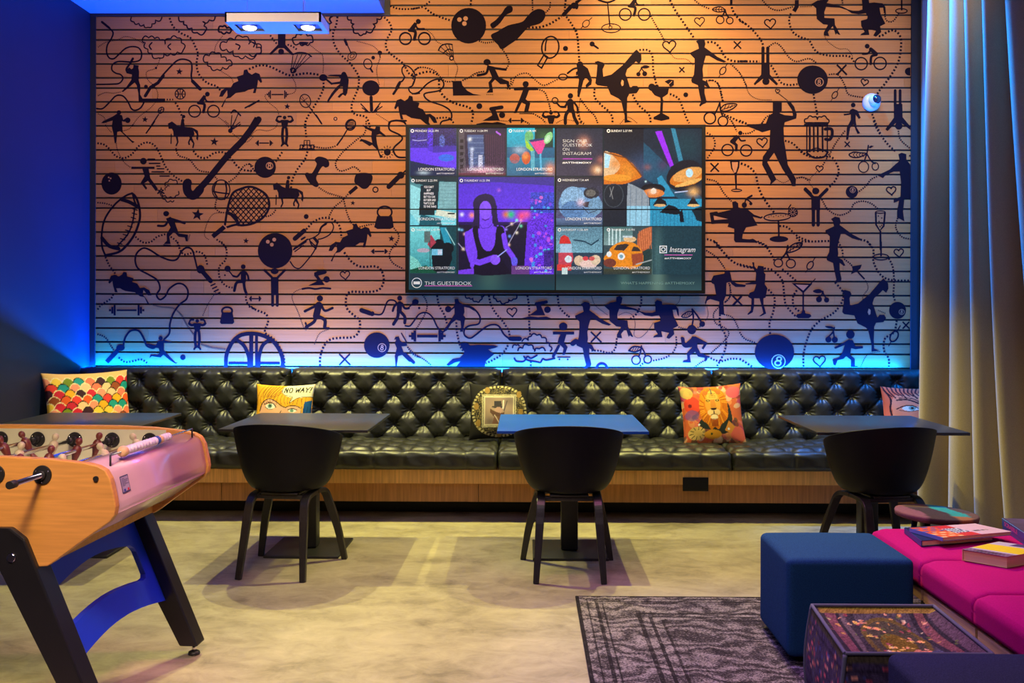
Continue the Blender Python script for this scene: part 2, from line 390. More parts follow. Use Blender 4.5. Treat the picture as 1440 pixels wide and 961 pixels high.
horse_w=[(620,20),(650,5),(665,15),(690,35),(715,45),(722,5),(735,0),(745,20),(745,45),(800,50),(820,60),(845,75),(850,110),(845,150),(832,135),(835,100),(815,75),(820,100),(800,125),(820,170),(812,205),(801,203),(808,170),(790,145),(782,160),(787,182),(773,180),(770,160),(783,130),(778,118),(694,118),(700,160),(685,192),(675,187),(688,160),(678,118),(662,115),(660,80),(650,60),(625,60)]
breaker=[(455,372),(490,410),(492,450),(475,480),(450,460),(425,485),(385,520),(372,560),(385,590),(400,640),(410,665),(425,645),(460,645),(475,670),(455,700),(400,705),(385,735),(382,830),(385,900),(425,915),(365,922),(365,870),(340,760),(320,740),(260,710),(235,650),(160,640),(145,625),(155,560),(160,490),(140,465),(165,458),(205,470),(215,490),(200,520),(205,575),(265,560),(350,490),(410,420),(435,390)]
dancer=[(900,310),(930,292),(965,300),(972,330),(965,355),(1000,380),(1060,425),(1130,462),(1110,470),(1060,455),(1000,420),(975,420),(960,470),(950,520),(955,570),(950,600),(985,615),(1008,660),(995,662),(965,640),(965,700),(980,760),(975,775),(950,785),(930,802),(925,790),(940,765),(925,700),(915,640),(870,620),(865,600),(885,560),(890,500),(890,440),(860,410),(858,395),(900,375),(922,365),(915,330)]
pair=[(400,110),(430,98),(452,115),(445,155),(430,175),(500,190),(560,205),(610,230),(650,240),(700,240),(730,230),(730,190),(725,150),(745,132),(785,145),(788,175),(830,170),(900,178),(925,210),(930,275),(915,255),(905,215),(875,215),(885,270),(925,350),(880,372),(890,420),(870,440),(845,460),(822,450),(845,410),(800,400),(780,395),(790,445),(712,448),(720,435),(750,420),(720,370),(718,325),(770,310),(775,290),(760,262),(700,270),(640,262),(600,235),(540,215),(480,212),(425,208),(410,250),(410,300),(495,305),(500,360),(545,445),(525,440),(515,430),(505,445),(500,430),(480,370),(440,420),(450,455),(405,450),(405,425),(440,360),(400,355),(345,310),(340,220),(300,185),(350,155),(400,145)]
U(0)
poly(horse_j); poly([(x+154,y+217) for x,y in horse_j]); poly([(521-x,(y-97)*.86+382) for x,y in horse_j]); poly([(923-x,y+37) for x,y in horse_j])
poly([(323,128),(352,121),(356,125),(330,131)]) 
for dx,dy in ((0,0),(147.6,86)):
    U(0); poly(xf(horse_w,6,dx,dy)); T(120+dx,170+dy); stroke([(725,40),(732,-5)],24); disc(738,-32,13); stroke([(645,100),(643,170)],6)
U(0)
for dx,dy in ((0,0),(190,250),(-162,370)): poly(xf(dancer,4,dx,dy))
for dx,dy in ((0,0),(347.2,322)):
    poly(xf(breaker,4,dx,dy)); poly(xf([(345,598),(358,610),(357,640),(345,648),(336,625)],4,dx,dy),hole=True)
for dx,dy in ((0,0),(291,-425)): poly(xf(pair,11,dx,dy))
# --- tile 1, top left
U(1)
stroke([(125,165),(180,210)],17); S([(180,210),(208,245),(195,290),(165,340),(160,395),(180,435),(215,440),(250,410),(300,365),(350,350),(400,360),(422,400),(410,450),(350,465),(250,462),(205,485),(200,525),(230,550),(265,560),(282,590),(255,625),(200,632),(85,634)],6)
S([(85,815),(130,815),(180,770),(230,720),(280,720),(320,765),(345,815),(375,828),(415,810),(440,770)],6)
poly([(362,487),(402,492),(398,510),(404,540),(402,580),(400,600),(412,640),(412,710),(430,740),(600,740),(598,762),(400,762),(398,700),(385,640),(370,620),(340,645),(285,690),(270,688),(310,650),(345,600),(350,560),(310,550),(303,530),(330,505),(345,520),(358,512)])
stroke([(357,440),(335,478)],18); S([(335,478),(308,520),(320,545)],9)
stroke([(450,720),(490,655),(545,622),(585,568)],24); S([(585,560),(640,500),(690,455),(740,445),(790,465),(800,510),(795,570),(800,600)],7); stroke([(805,610),(862,668)],26); disc(455,650,14)
star(706,538,28); star(448,897,25); ring(712,706,38,6); stroke([(674,706),(750,706)],4); stroke([(712,668),(712,744)],4); S([(688,680),(700,706),(688,734)],4); S([(736,680),(724,706),(736,734)],4)
bike(820,835)
cloud([(345,130),(365,165),(400,175),(440,185),(470,205),(500,180),(525,150),(575,130)],7,False); cloud([(700,130),(740,160),(760,190),(800,210),(840,245),(900,235),(890,195),(880,160),(930,150),(975,125)],8,False)
cloud([(430,290),(450,320),(470,370),(500,400),(550,435),(590,400),(640,400),(690,390),(735,375),(720,320),(690,285),(640,290),(600,335),(560,300),(520,290),(475,285)])
cloud([(1010,350),(1060,320),(1120,300),(1180,280),(1230,310),(1280,330),(1320,370),(1290,400),(1200,420),(1150,425),(1110,380),(1060,370)]); cloud([(885,440),(930,420),(980,400),(1020,430),(1060,460),(1100,470),(1080,495),(1030,505),(990,520),(940,500),(920,465)]); cloud([(1000,220),(1030,200),(1060,210),(1095,230),(1060,240),(1020,240)],10)
S([(640,330),(620,350),(640,372)],5); S([(1130,330),(1160,345),(1150,370)],5); S([(500,320),(480,345),(495,370)],5)
dots([(632,135),(660,200),(720,250),(790,285),(820,340),(845,400),(835,470),(845,540),(880,595),(930,630),(980,645),(1015,680)],12)
thin([(95,355),(150,320),(250,295),(300,275),(370,290),(440,330)]); thin([(560,440),(530,510),(460,540),(470,600),(520,650),(545,720),(500,800),(400,880),(350,950)]); disc(530,511,9)
thin([(1030,270),(980,340),(970,390)]); thin([(1010,530),(1090,580),(1110,620)]); thin([(95,720),(150,695),(210,700),(270,690)]); dots([(610,748),(660,748)],10); dots([(675,770),(700,810),(720,860),(735,890)],12); thin([(1000,880),(1050,920),(1080,960)])
stroke([(1200,810),(1285,765)],9); stroke([(490,950),(550,860)],7); ring(568,828,26,6,18,rot=-.9); stroke([(552,832),(585,820)],4); stroke([(560,842),(572,810)],4)
disc(252,845,17); poly([(235,855),(275,865),(285,900),(300,890),(312,895),(295,915),(275,910),(278,945),(280,990),(350,1055),(370,1065),(355,1075),(300,1020),(262,985),(240,990),(232,1075),(220,1075),(210,1000),(198,950),(205,905),(140,925),(118,925),(135,908),(205,875)]); disc(318,903,21)
thin([(95,855),(140,880),(160,930)])
# --- tile 2
U(2)
disc(242,388,22); poly([(218,250),(275,250),(275,335),(335,405),(322,415),(262,362),(222,362),(165,412),(150,405),(218,335)])
stroke([(316,528),(330,420)],4); stroke([(332,540),(398,410)],4); stroke([(345,530),(465,420)],4); stroke([(322,535),(365,412)],4); stroke([(338,538),(430,412)],4); S([(314,520),(322,545),(345,540),(350,525),(332,512),(314,520)],7); S([(330,410),(370,395),(430,400),(470,425)],5)
cloud([(350,280),(390,262),(440,270),(480,295),(460,320),(420,330),(380,325),(330,310)],8); poly([(375,315),(450,318),(415,342)],3)
dots([(0,520),(60,495),(110,490),(170,505),(240,540),(300,565),(360,560),(440,550),(525,562)],13)
S([(35,352),(45,330),(35,320)],5); cloud([(0,330),(35,325),(55,360),(95,385),(60,400),(0,405)],7,False)
dots([(160,265),(190,305),(215,335)],11); dots([(290,335),(330,350),(360,372)],11); thin([(450,330),(510,380),(550,410),(560,480),(555,550)]); thin([(320,575),(350,630),(345,690),(290,710)]); thin([(150,700),(120,720),(150,770),(210,820),(225,865)])
ellc=[(715,545),(735,560),(750,600),(745,650),(738,700),(725,722),(705,710),(680,735),(665,728),(685,705),(705,695),(705,650),(690,650),(645,700),(615,740),(598,765),(590,772),(588,755),(620,700),(660,650),(685,630),(620,635),(620,622),(682,612),(690,590),(675,575),(590,570),(610,562),(675,560),(690,560)]
poly(ellc); disc(558,583,31,26); stroke([(580,595),(622,630)],11); disc(713,558,19)
dots([(560,620),(558,670),(520,750),(470,830),(430,900),(418,960)],12)
barbell(215,710,150,62,5)
stroke([(75,755),(0,800)],9); star(288,800,25)
ring(423,758,40,6,50,rot=-.3); stroke([(390,740),(450,790)],3); stroke([(400,725),(445,800)],3); stroke([(395,770),(440,735)],3); stroke([(455,805),(548,930)],6); stroke([(505,865),(545,928)],12)
disc(650,892,15); disc(650,892,8,hole=True); 
stroke([(720,300),(735,335)],20); stroke([(740,340),(765,395)],6); ring(775,420,36,5,26,rot=-.7); ring(775,420,18,4,12,rot=-.7)
thin([(810,310),(870,325),(930,345),(975,385)]); disc(983,397,17); stroke([(983,410),(985,430)],6); disc(933,433,14); ring(893,480,30,6,38,rot=-.3); stroke([(912,515),(928,540)],14); thin([(988,430),(960,510),(965,580),(980,640)])
disc(915,661,65,58); stroke([(917,730),(921,830)],24); 
for a,b in ((840,780),(850,810),(870,835),(985,775),(975,800),(1000,800),(960,835)): stroke([(918+(a-918)*.2,845),(a,b)],6)
cloud([(630,120),(620,170),(610,230)],10,False); cloud([(740,120),(770,150),(790,180),(785,215),(820,250),(860,255),(880,235),(935,215),(930,180),(960,140),(1000,120)],8,False)
dots([(665,125),(655,190),(632,250),(640,330),(690,410),(750,465),(800,530),(825,580),(820,660),(780,760),(770,820),(800,860),(880,880),(910,960)],12)
dots([(1015,130),(1055,170),(1070,230),(1030,310),(1040,380),(1110,440),(1160,480),(1200,550),(1240,575)],12); dots([(1060,45),(1120,65),(1200,68),(1281,58)],11); dots([(1225,560),(1260,515),(1290,505)],10)
T(350,0); S([(1170,580),(1150,610),(1130,615)],6); stroke([(1130,625),(1108,665)],24); stroke([(1108,670),(1085,705)],18); S([(1170,580),(1150,540),(1155,505),(1190,495),(1230,530),(1248,580),(1230,640),(1200,660),(1210,690),(1240,705),(1281,700)],5)
S([(1050,940),(1060,915),(1110,905),(1160,915),(1175,930)],8)
bike(1175,288)
thin([(955,855),(1010,890),(1050,915)])
muscle(268,900,1.05); stroke([(0,985),(60,885)],34,False)
ring(766,935,38,7,28,rot=-.7)
# --- tile 3
U(3)
eight_=(422,193); disc(422,193,131,134); [disc(*c,17,hole=True) for c in ((353,147),(399,139),(390,177))]
poly([(585,180),(625,150),(670,100),(700,55),(735,42),(752,62),(745,90),(700,115),(660,170),(610,212),(592,205)],4)
poly([(590,262),(640,235),(720,190),(820,165),(860,125),(900,85),(950,67),(992,85),(995,130),(960,175),(880,200),(845,230),(790,290),(735,330),(670,370),(640,335),(605,300)],4)
dots([(440,0),(435,50)],12); dots([(0,68),(80,50),(100,35),(140,5)],11); dots([(95,60),(140,95),(200,125),(290,155)],12); dots([(500,308),(550,322),(610,312)],9); dots([(870,205),(950,205),(1030,180),(1120,125)],13); stroke([(1135,110),(1190,50)],30); disc(1212,42,24); stroke([(1225,30),(1265,0)],7)
dots([(1155,125),(1200,190),(1235,260),(1245,350),(1252,460)],12); dots([(1150,0),(1142,80)],12); mid([(900,0),(902,80)]); mid([(1035,15),(1030,60),(1000,95)])
ring(1035,355,64,9,82,rot=.15); S([(998,380),(1000,330),(1010,295)],5); stroke([(985,410),(1015,430)],10); stroke([(985,415),(940,490)],8); stroke([(1015,430),(970,510)],8); stroke([(940,490),(970,512)],8); disc(1149,364,19)
disc(435-389+0,161,17); bike(-52+0,291)
thin([(100,220),(150,260),(180,310),(230,335)]); stroke([(200,380),(290,430)],4); stroke([(215,355),(293,425)],4); stroke([(245,335),(298,425)],4); stroke([(270,330),(303,425)],4); stroke([(298,335),(308,425)],4); disc(294,437,19); disc(294,437,9,hole=True); S([(195,378),(215,345),(255,330),(298,334)],5); S([(230,400),(270,370),(302,380)],4)
thin([(310,450),(340,510),(325,570),(320,605)]); mid([(675,370),(710,425),(725,475),(705,515)])
disc(560,467,27,24); S([(575,505),(640,515),(700,523)],17); S([(570,500),(552,550),(490,565)],18); poly([(560,490),(610,500),(650,580),(725,612),(728,655),(712,655),(705,632),(660,632),(620,598),(595,625),(602,668),(605,695),(555,697),(578,670),(570,620),(600,585)]); dots([(555,710),(608,710)],5); S([(380,600),(430,575),(470,550),(540,540)],0.1); mid([(375,605),(440,575),(490,545),(540,536)])
poly([(300,608),(368,608),(375,640),(410,680),(455,705),(520,716),(305,718)])
mid([(0,540),(50,508),(110,510),(170,535),(210,580),(250,612),(300,612)]); dots([(0,575),(60,550),(130,538),(190,560)],13); dots([(200,600),(205,680),(260,745),(330,780),(430,810),(455,860),(440,930)],13)
S([(0,705),(50,690),(110,630),(170,598),(220,600),(235,640),(200,680),(100,700),(90,725),(130,760),(230,795),(285,835),(290,890),(225,910),(210,930)],6)
stroke([(0,590),(15,600),(0,635)],6); dots([(180,888),(270,885),(310,925)],11)
disc(850,632,23); S([(770,670),(850,668),(930,668)],18); poly([(830,675),(875,678),(860,720),(850,745),(885,775),(870,835),(838,838),(850,785),(820,770),(780,850),(760,850),(800,755)]); stroke([(805,853),(900,853)],5)
dots([(745,640),(780,570),(860,550),(910,590),(980,640),(1050,615),(1100,590)],7,9,8); mid([(935,670),(990,690),(1020,760),(1040,840)]); mid([(740,590),(735,640),(700,660),(740,668)])
ring(1130,578,32,7,22); S([(1160,578),(1200,580),(1240,575)],7); S([(1165,550),(1205,520),(1240,510)],12); disc(1255,490,20,26); poly([(1235,500),(1281,500),(1300,560),(1290,600),(1265,600),(1262,660),(1255,725),(1240,720),(1238,690),(1250,600),(1240,560)])
T(580,0); disc(502,797,22); disc(673,864,23); stroke([(590,818),(670,805)],28); poly([(585,825),(625,825),(655,905),(525,908),(600,865)]); poly([(480,930),(540,918),(600,922),(640,915),(700,930),(700,960),(480,960)])
barbell(778,905,110,40,5); mid([(830,905),(880,930)]); thin([(640,905),(720,910)]); mid([(905,853),(970,890),(1000,925)])
muscle(1040,865,1.05,False); ring(1070,755,22,6); S([(1085,775),(1110,800),(1150,805)],7); disc(1186,720,20); stroke([(1185,765),(1188,820)],48); S([(1165,765),(1145,800),(1115,802)],16); S([(1210,765),(1235,800),(1240,830)],14); S([(1172,830),(1150,870),(1148,925)],24); S([(1205,830),(1215,880),(1238,925)],24)
thin([(1260,740),(1250,830),(1265,930)]); thin([(1080,925),(1130,900),(1200,905),(1270,925)])
# --- tile 4
U(4)
S([(170,0),(235,18),(290,0)],8); stroke([(237,20),(255,200)],7,False); ring(263,212,70,6,33); ring(258,205,12,4); ring(90-15,178,30,5,22,rot=-.8); stroke([(95,155),(120,132)],4); stroke([(38,212),(55,195)],4); disc(5,45,14,25); S([(0,15),(30,0)],9)
bike(370,108); dots([(0,225),(12,280),(20,380),(25,470)],12)
disc(121,330,19); stroke([(125,335),(165,362)],14); mid([(560,120),(600,190),(640,260),(665,310)]); heart(701,345,50,8); thin([(712,405),(750,440),(830,445),(880,490)]); dots([(705,0),(740,70),(800,160),(885,285)],13)
heart(928,160,38,6); mid([(890,0),(940,40),(1000,65)]); cherry(1118,75,.95); X(1212,338,28,8); dots([(1165,0),(1165,40),(1185,95),(1230,150),(1281,185)],13); stroke([(1165,0),(1165,22)],18)
dots([(985,318),(1035,318),(1080,360),(1120,430),(1180,458),(1281,460)],13); mid([(1160,480),(1230,550),(1281,650)]); olive(1102,532,1.1); X(795,524,20,8)
dots([(475,375),(545,378),(575,430),(580,530),(605,640)],12); cherry(492,505,.62,True,-1)
disc(570,655,27,28); poly([(560,650),(740,650),(700,652),(690,705),(650,732),(655,755),(650,850),(700,878),(702,895),(640,908),(582,895),(582,880),(630,852),(635,755),(632,732),(590,715),(570,690)]); disc(607,648,14); poly([(665,612),(700,595),(735,602),(735,640),(710,655),(690,630)]); stroke([(690,640),(720,610)],3,hole=True)
disc(824,712,18); dots([(705,705),(770,740),(800,810),(830,890),(850,925)],12); dots([(425,710),(470,790),(540,850),(560,900),(555,930)],12); dots([(140,665),(140,730),(190,790),(250,840),(275,890),(270,930)],12); thin([(330,930),(390,880),(460,925)]); mid([(975,610),(1030,605),(1070,640),(1100,760)]); dots([(975,608),(1030,605),(1075,645),(1105,770)],11)
mid([(30,740),(90,820),(140,870),(165,930)]); dots([(10,840),(30,900),(60,930)],12); dots([(1110,860),(1160,880),(1220,910),(1281,930)],12); mid([(1100,850),(1160,900),(1190,950)])
cherry(1082,822,.001); ring(1005,887,43,9); ring(1103,910,36,8); S([(1080,770),(1060,820),(1038,860)],6); S([(1080,775),(1085,830),(1100,870)],6); stroke([(1085,825),(1110,790),(1160,778),(1208,785),(1170,820),(1120,835)],7,closed=True,sm=4); [stroke([(1110+k*24,822-k*6),(1125+k*24,790)],4) for k in range(3)]; stroke([(1095,825),(1195,790)],4)
disc(30,490,25,30); poly([(10,480),(60,492),(90,515),(120,600),(115,635),(75,660),(72,640),(98,610),(75,580),(60,590),(45,650),(25,730),(10,725),(12,690),(30,600),(22,560),(0,565),(0,540),(20,530)])
# --- tile 5
U(5)
stroke([(430,0),(430,48),(408,85)],30,False); disc(0+940,360,.1)
mid([(170,0),(230,60),(300,78),(400,50)]); thin([(455,50),(540,48)]); dots([(385,100),(372,160),(400,240),(460,280),(520,300),(560,370),(610,405),(700,420),(820,422),(860,465)],12); heart(230,175,42,7)
dots([(0,155),(60,190),(120,250),(165,310),(178,345)],12); thin([(640,270),(660,310),(740,365),(810,370),(850,425)])
disc(958,347,18); S([(985,370),(965,400),(925,405)],9); S([(985,370),(1025,405)],28); S([(1028,412),(990,425),(985,480)],18); ring(913,478,46,8); ring(1055,476,46,8)
stroke([(176,360),(176,480)],24); stroke([(212,360),(212,480)],24); poly([(165,470),(225,470),(228,560),(290,630),(278,642),(222,592),(175,592),(115,640),(105,630),(162,560)]); disc(198,611,27)
dots([(0,460),(150,462)],12); dots([(235,490),(275,550),(310,620),(370,638),(435,632)],12); mid([(220,350),(270,322),(320,360),(370,430),(430,462),(520,440),(580,475)])
disc(548,598,115,107); ring(599,616,30,6,hole=True); ring(598,608,8,6,hole=True); ring(598,626,10,6,hole=True)
X(768,524,38,14); heart(939,617,28,7,.2); mid([(670,560),(740,562),(790,640),(820,710),(930,732)]); olive(715,713,1,-1.0); dots([(555,705),(570,790),(585,870)],12); thin([(0,545),(40,610),(70,700),(140,745),(240,750)]); heart(285,684,17,5,.2); stroke([(290,700),(360,755)],4)
ring(1215,82,43,7,17); stroke([(1217,0),(1217,78)],12,False); mid([(1085,70),(1100,150),(1150,160),(1195,100)]); dots([(1020,260),(1060,272),(1110,240),(1160,228),(1205,270),(1212,350),(1190,470),(1120,590),(1050,680),(1030,715)],13); disc(1275,537,34,30); mid([(770,0),(775,40)])
disc(853,789,17); poly([(830,825),(850,815),(885,830),(910,885),(895,892),(872,862),(872,905),(880,960),(905,1000),(885,1005),(855,935),(830,960),(815,1050),(800,1050),(805,960),(835,900),(835,860),(785,868),(780,855),(825,850)]); dots([(995,855),(1025,935),(1060,1010)],12)
stroke([(1168,680),(1168,790)],21); stroke([(1205,680),(1205,790)],21); poly([(1158,780),(1222,780),(1224,880),(1285,950),(1285,975),(1215,925),(1170,925),(1110,985),(1095,970),(1158,885)]); disc(1195,945,28)
cloud([(490,920),(510,890),(550,880),(585,900),(615,880),(655,890),(660,930)],7,False); stroke([(490,935),(660,935)],9)
mid([(165,930),(200,880),(240,860)]); dots([(0,905),(60,930)],11)
# big man with a raised arm, in photo pixels
U(0)
poly([(1086.8,144),(1099.5,143.8),(1099.5,155.4),(1096,159),(1103.7,162),(1115,163),(1114,155.4),(1109,148),(1106.5,144),(1112,143.8),(1116.8,150),(1120.5,161),(1119.6,166.7),(1103.7,172),(1102,180),(1102.7,198),(1105.5,215),(1108,232),(1119.5,252),(1118.6,261.8),(1114,261.8),(1111,254),(1100,237.4),(1088.6,215),(1079,228),(1085,239),(1092,252.4),(1082,261.4),(1084,255),(1071.8,231.8),(1072.7,220.6),(1082,207.5),(1083,183),(1071.8,186),(1051,177.5),(1050,174.7),(1062,174.7),(1077,173.7),(1081,163),(1086.8,159)])
# --- tile 6, left middle
U(6)
disc(197,471,76,83); [disc(*c,6,hole=True) for c in ((175,425),(190,432),(180,450))]
dots([(90,168),(140,178),(180,210),(230,265),(290,280),(350,250),(400,190),(460,162),(520,185),(560,250),(600,340),(660,410),(730,455)],11); thin([(232,170),(245,230),(290,310),(340,350)])
disc(436,303,25); stroke([(345,353),(520,353)],17,False); poly([(425,355),(475,358),(488,430),(545,510),(530,530),(470,450),(440,470),(465,505),(455,518),(415,465),(445,415)])
for a,b,y in ((470,520,288),(480,560,320),(535,560,340),(540,590,360),(500,590,383),(560,630,415)): stroke([(a,y),(b,y)],7)
cloud([(540,520),(570,500),(590,520),(580,560),(600,590),(640,600),(665,600)],6,False); cloud([(560,540),(600,560),(640,570),(680,560),(700,530)],6,False); cloud([(600,490),(620,460),(660,448),(690,470)],6,False); S([(545,545),(560,530),(590,545)],6); cloud([(600,520),(610,500),(630,490)],5,False)
stroke([(1300,-10),(1180,150),(1060,270),(930,430),(850,520)],48); S([(860,515),(830,550),(800,560),(768,530),(762,480),(768,465)],64)
dots([(810,225),(850,270),(910,278),(960,245),(1020,235),(1060,250),(1100,290),(1140,340),(1190,370),(1281,375)],12); mid([(680,205),(700,260),(780,290),(850,370),(940,390),(990,440)]); mid([(1075,460),(1130,420),(1180,350),(1220,325),(1260,340)])
ring(1019,518,66,7,74); S([(985,455),(965,520),(990,575)],6); S([(1050,455),(1060,520),(1045,590)],6); S([(960,530),(1010,540),(1080,548)],6)
star(842,705,48,.15); star(968,157,34,.1); star(1206,902,24)
# rugby ball
S([(350,545),(300,565),(220,630),(150,730),(125,830),(125,940),(150,1010)],12); S([(350,545),(380,575),(405,650),(408,740),(370,850),(310,935),(250,985),(150,1010)],17); S([(355,545),(368,600),(385,640)],14); S([(270,590),(330,610),(385,640)],26); S([(370,655),(355,760),(320,850),(250,930),(235,950)],6)
for k in range(9):
    t=k/8; x=372-115*t**1.6; y=665+255*t; stroke([(x-16,y-4),(x+18,y+6)],6)
S([(125,880),(180,940),(250,960)],26); mid([(90,615),(150,620),(210,640)]); 
disc(607,697,22,20); S([(640,735),(745,768)],18); S([(630,735),(598,785),(545,788)],16); poly([(605,735),(640,720),(675,770),(700,845),(770,855),(768,905),(755,905),(745,875),(700,870),(665,835),(630,870),(640,925),(588,925),(612,900),(610,850),(640,800)]); dots([(785,855),(768,905)],6)
dots([(375,870),(430,912),(490,910),(540,870),(600,852)],11); dots([(640,870),(690,910),(710,960)],11); stroke([(588,932),(640,935)],6)
# tennis racket
def T6racket():
    pts=[(1175,508),(1230,495),(1290,510),(1360,560),(1380,640),(1340,720),(1260,770),(1180,785),(1130,780)]
    S([(1048,780),(1062,690),(1080,610),(1110,540)]+pts+[(1060,800)],16)
    S([(1068,690),(1120,720),(1150,780)],24)
    head=catmull([(1110,540)]+pts+[(1150,780),(1120,720),(1068,690),(1080,610)],6,True)
    def inside(x,y):
        r=False
        for (xa,ya),(xb,yb) in zip(head,head[1:]+head[:1]):
            if (ya>y)!=(yb>y) and x<(xb-xa)*(y-ya)/(yb-ya)+xa: r=not r
        return r
    for d in (1,-1):
        for k in range(-14,15):
            run=[]
            for q in range(-60,61):
                x=1225+q*5+0; y=640+d*q*5.6+k*44
                if inside(x,y): run.append((x,y))
            if len(run)>2: stroke([run[0],run[-1]],6,False)
T6racket(); stroke([(1045,795),(955,870)],34,False); stroke([(1030,775),(1062,808)],8,False,hole=True)
mid([(985,590),(975,650),(1010,685),(1060,690)]); thin([(1040,690),(960,700),(910,780),(895,860),(930,895)]); dots([(985,890),(1030,925),(1060,960)],11)
stroke([(1085,72),(1160,10)],5); stroke([(1085,72),(1130,-10)],5); disc(1088,75,17); stroke([(1090,70),(1100,-40)],5); stroke([(1095,70),(1165,25)],5); S([(1095,-60),(1120,-80),(1165,-40)],6); stroke([(1092,70),(1150,-60)],5)
stroke([(457,92),(520,5)],8); disc(-0+0,0,.1); thin([(1105,95),(1150,130),(1210,160),(1260,120)]); thin([(1050,0),(1080,30)])
T(120,170); thin([(265,80),(330,60),(360,20)]); thin([(150,30),(180,70),(200,90)])
# --- tile 7
U(7)
thin([(0,130),(60,70),(140,75),(200,50),(215,10)]); barbell(115,167,125,42,5); 
stroke([(385,182),(490,182)],6); stroke([(380,212),(490,212)],8); [stroke([(x,182),(x,212)],6) for x in (385,438,486)]; stroke([(415,180),(415,148),(457,148),(457,180)],6); stroke([(436,155),(436,178)],5)
for (vx,ch) in ((410,'2'),(463,'3')): S([(vx-9,190),(vx+6,188),(vx-4 if ch=='2' else vx+1,198),(vx-9 if ch=='2' else vx+8,207),(vx+9 if ch=='2' else vx-8,208)],3.5)
dots([(425,0),(425,60),(432,130)],11); mid([(490,195),(580,205),(650,190)]); dots([(250,235),(220,280),(190,320)],12); dots([(440,230),(420,290),(360,370),(320,460),(318,510)],12)
ring(763,30,36,7,42,rot=.5); [stroke([(745+k*9,0),(735+k*12,60)],2.5) for k in range(5)]; [stroke([(733,20+12*k),(795,8+12*k)],2.5) for k in range(4)]; stroke([(735,72),(700,130)],7); stroke([(700,130),(662,182)],12)
poly([(955,40),(985,45),(985,75),(1030,112),(1022,120),(980,98),(955,110),(962,170),(985,250),(1010,272),(985,280),(965,220),(925,180),(905,190),(850,155),(828,155),(842,135),(880,145),(925,165),(918,120),(922,80),(880,60),(850,35),(858,30),(895,50),(945,62)],0); disc(1039,235,26); [stroke([(1039+36*math.cos(t),235+36*math.sin(t)),(1039+48*math.cos(t),235+48*math.sin(t))],4) for t in [i*PI/6 for i in range(12)]]
S([(1180,0),(1080,0),(1052,30),(1060,70),(1130,105),(1150,140),(1090,200),(1090,240),(1120,272),(1175,275)],7); mid([(880,0),(870,90),(800,150),(700,240),(650,320),(680,375),(740,365),(790,345),(835,380)])
disc(122,349,81,80); ring(155,338,25,5,hole=True); ring(155,329,9,6,hole=True); ring(155,348,11,6,hole=True); dots([(0,320),(40,372)],11); thin([(0,375),(20,385)])
poly([(500,280),(530,268),(580,282),(602,310),(600,340),(575,352),(550,345),(505,425),(522,470),(520,492),(495,495),(450,460),(422,410),(425,392),(445,390),(468,400),(508,330),(495,300)],4)
dots([(525,500),(590,540),(690,570),(715,580)],9); poly([(800,410),(830,392),(890,392),(925,410),(925,450),(895,500),(860,512),(825,490),(792,460)],4); stroke([(752,545),(812,495)],26,False); ring(950,517,19,7)
mid([(745,550),(700,600),(640,650),(600,720)]); mid([(710,585),(735,690),(765,760),(790,785)]); star(780,617,20); stroke([(1050,495),(1120,425)],36); disc(1140,408,27); stroke([(1155,395),(1175,375)],8)
kettle(1014,725,.0001); ring(1019,686,54,13,44); poly([(962,715),(1075,715),(1088,800),(1060,812),(965,812),(940,798)],0); disc(430,719,18); mid([(75,718),(150,715),(195,680),(200,655)])
dots([(430,815),(490,755),(560,728),(630,740),(680,790),(695,880)],12); mid([(830,798),(880,785),(935,775)]); mid([(1088,805),(1125,860),(1110,920),(1085,955)]); star(1070,885,26)
stroke([(345,885),(415,825)],34); stroke([(395,890),(420,875)],10); ring(0,0,.1,.05)
S([(525,850),(540,800),(580,768),(620,765),(635,800),(610,850),(560,880),(520,890)],4); S([(530,840),(545,800),(580,775)],7); S([(525,850),(490,875),(450,890)],4); stroke([(490,880),(515,910)],22); S([(455,890),(470,930),(505,960)],5); S([(520,900),(510,940),(500,965)],5); stroke([(440,890),(340,960)],9)
disc(197,975,130,133); [disc(*c,14,hole=True) for c in ((142,908),(190,892),(172,930))]
# --- tile 8, bottom left
U(8)
S([(840,200),(820,120),(800,60),(760,45),(720,75),(690,130),(640,140),(560,110),(480,60),(430,50),(385,90),(375,150),(400,205),(480,250),(540,290),(560,350),(535,400),(560,435),(600,410),(630,355),(690,315),(740,325),(770,370),(760,430),(710,470),(660,540),(635,620),(630,690),(590,735)],11)
stroke([(865,205),(865,210)],60); stroke([(880,225),(940,295)],34); [stroke([(955+k*12-12,325+k*22+6),(970+k*12+4,312+k*22+4)],7) for k in range(4)]; thin([(980,380),(920,470),(880,560)])
dots([(150,115),(180,180),(215,225),(235,270)],11); dots([(210,395),(190,430),(120,475),(85,520)],11); barbell(310,515,250,78,9); dots([(510,475),(570,490),(660,500),(720,550),(760,620),(815,700)],10,6,5); muscle(840,612,1.05); dots([(870,770),(950,795),(1055,808)],12,6,5)
dots([(690,0),(710,60),(740,95),(790,88),(840,75),(885,92),(905,130),(915,175)],11); dots([(1020,0),(1060,60),(1050,140),(1005,190),(1010,280),(1060,335),(1105,345)],11)
disc(1185,188,18); stroke([(1187,235),(1187,295)],40); S([(1168,230),(1140,262),(1110,258)],14); disc(1067,203,23); stroke([(1080,222),(1108,258)],7); S([(1205,230),(1222,262),(1224,290)],14); S([(1178,300),(1135,310),(1118,368)],20); S([(1190,300),(1195,350),(1210,395)],20); disc(1048,252,7)
dots([(1205,410),(1215,460),(1281,515)],11); barbell(1275,428,85,40,5)
ring(1064,520,38,15,28); poly([(1025,530),(1105,530),(1118,605),(1105,618),(1020,618),(1010,605)])
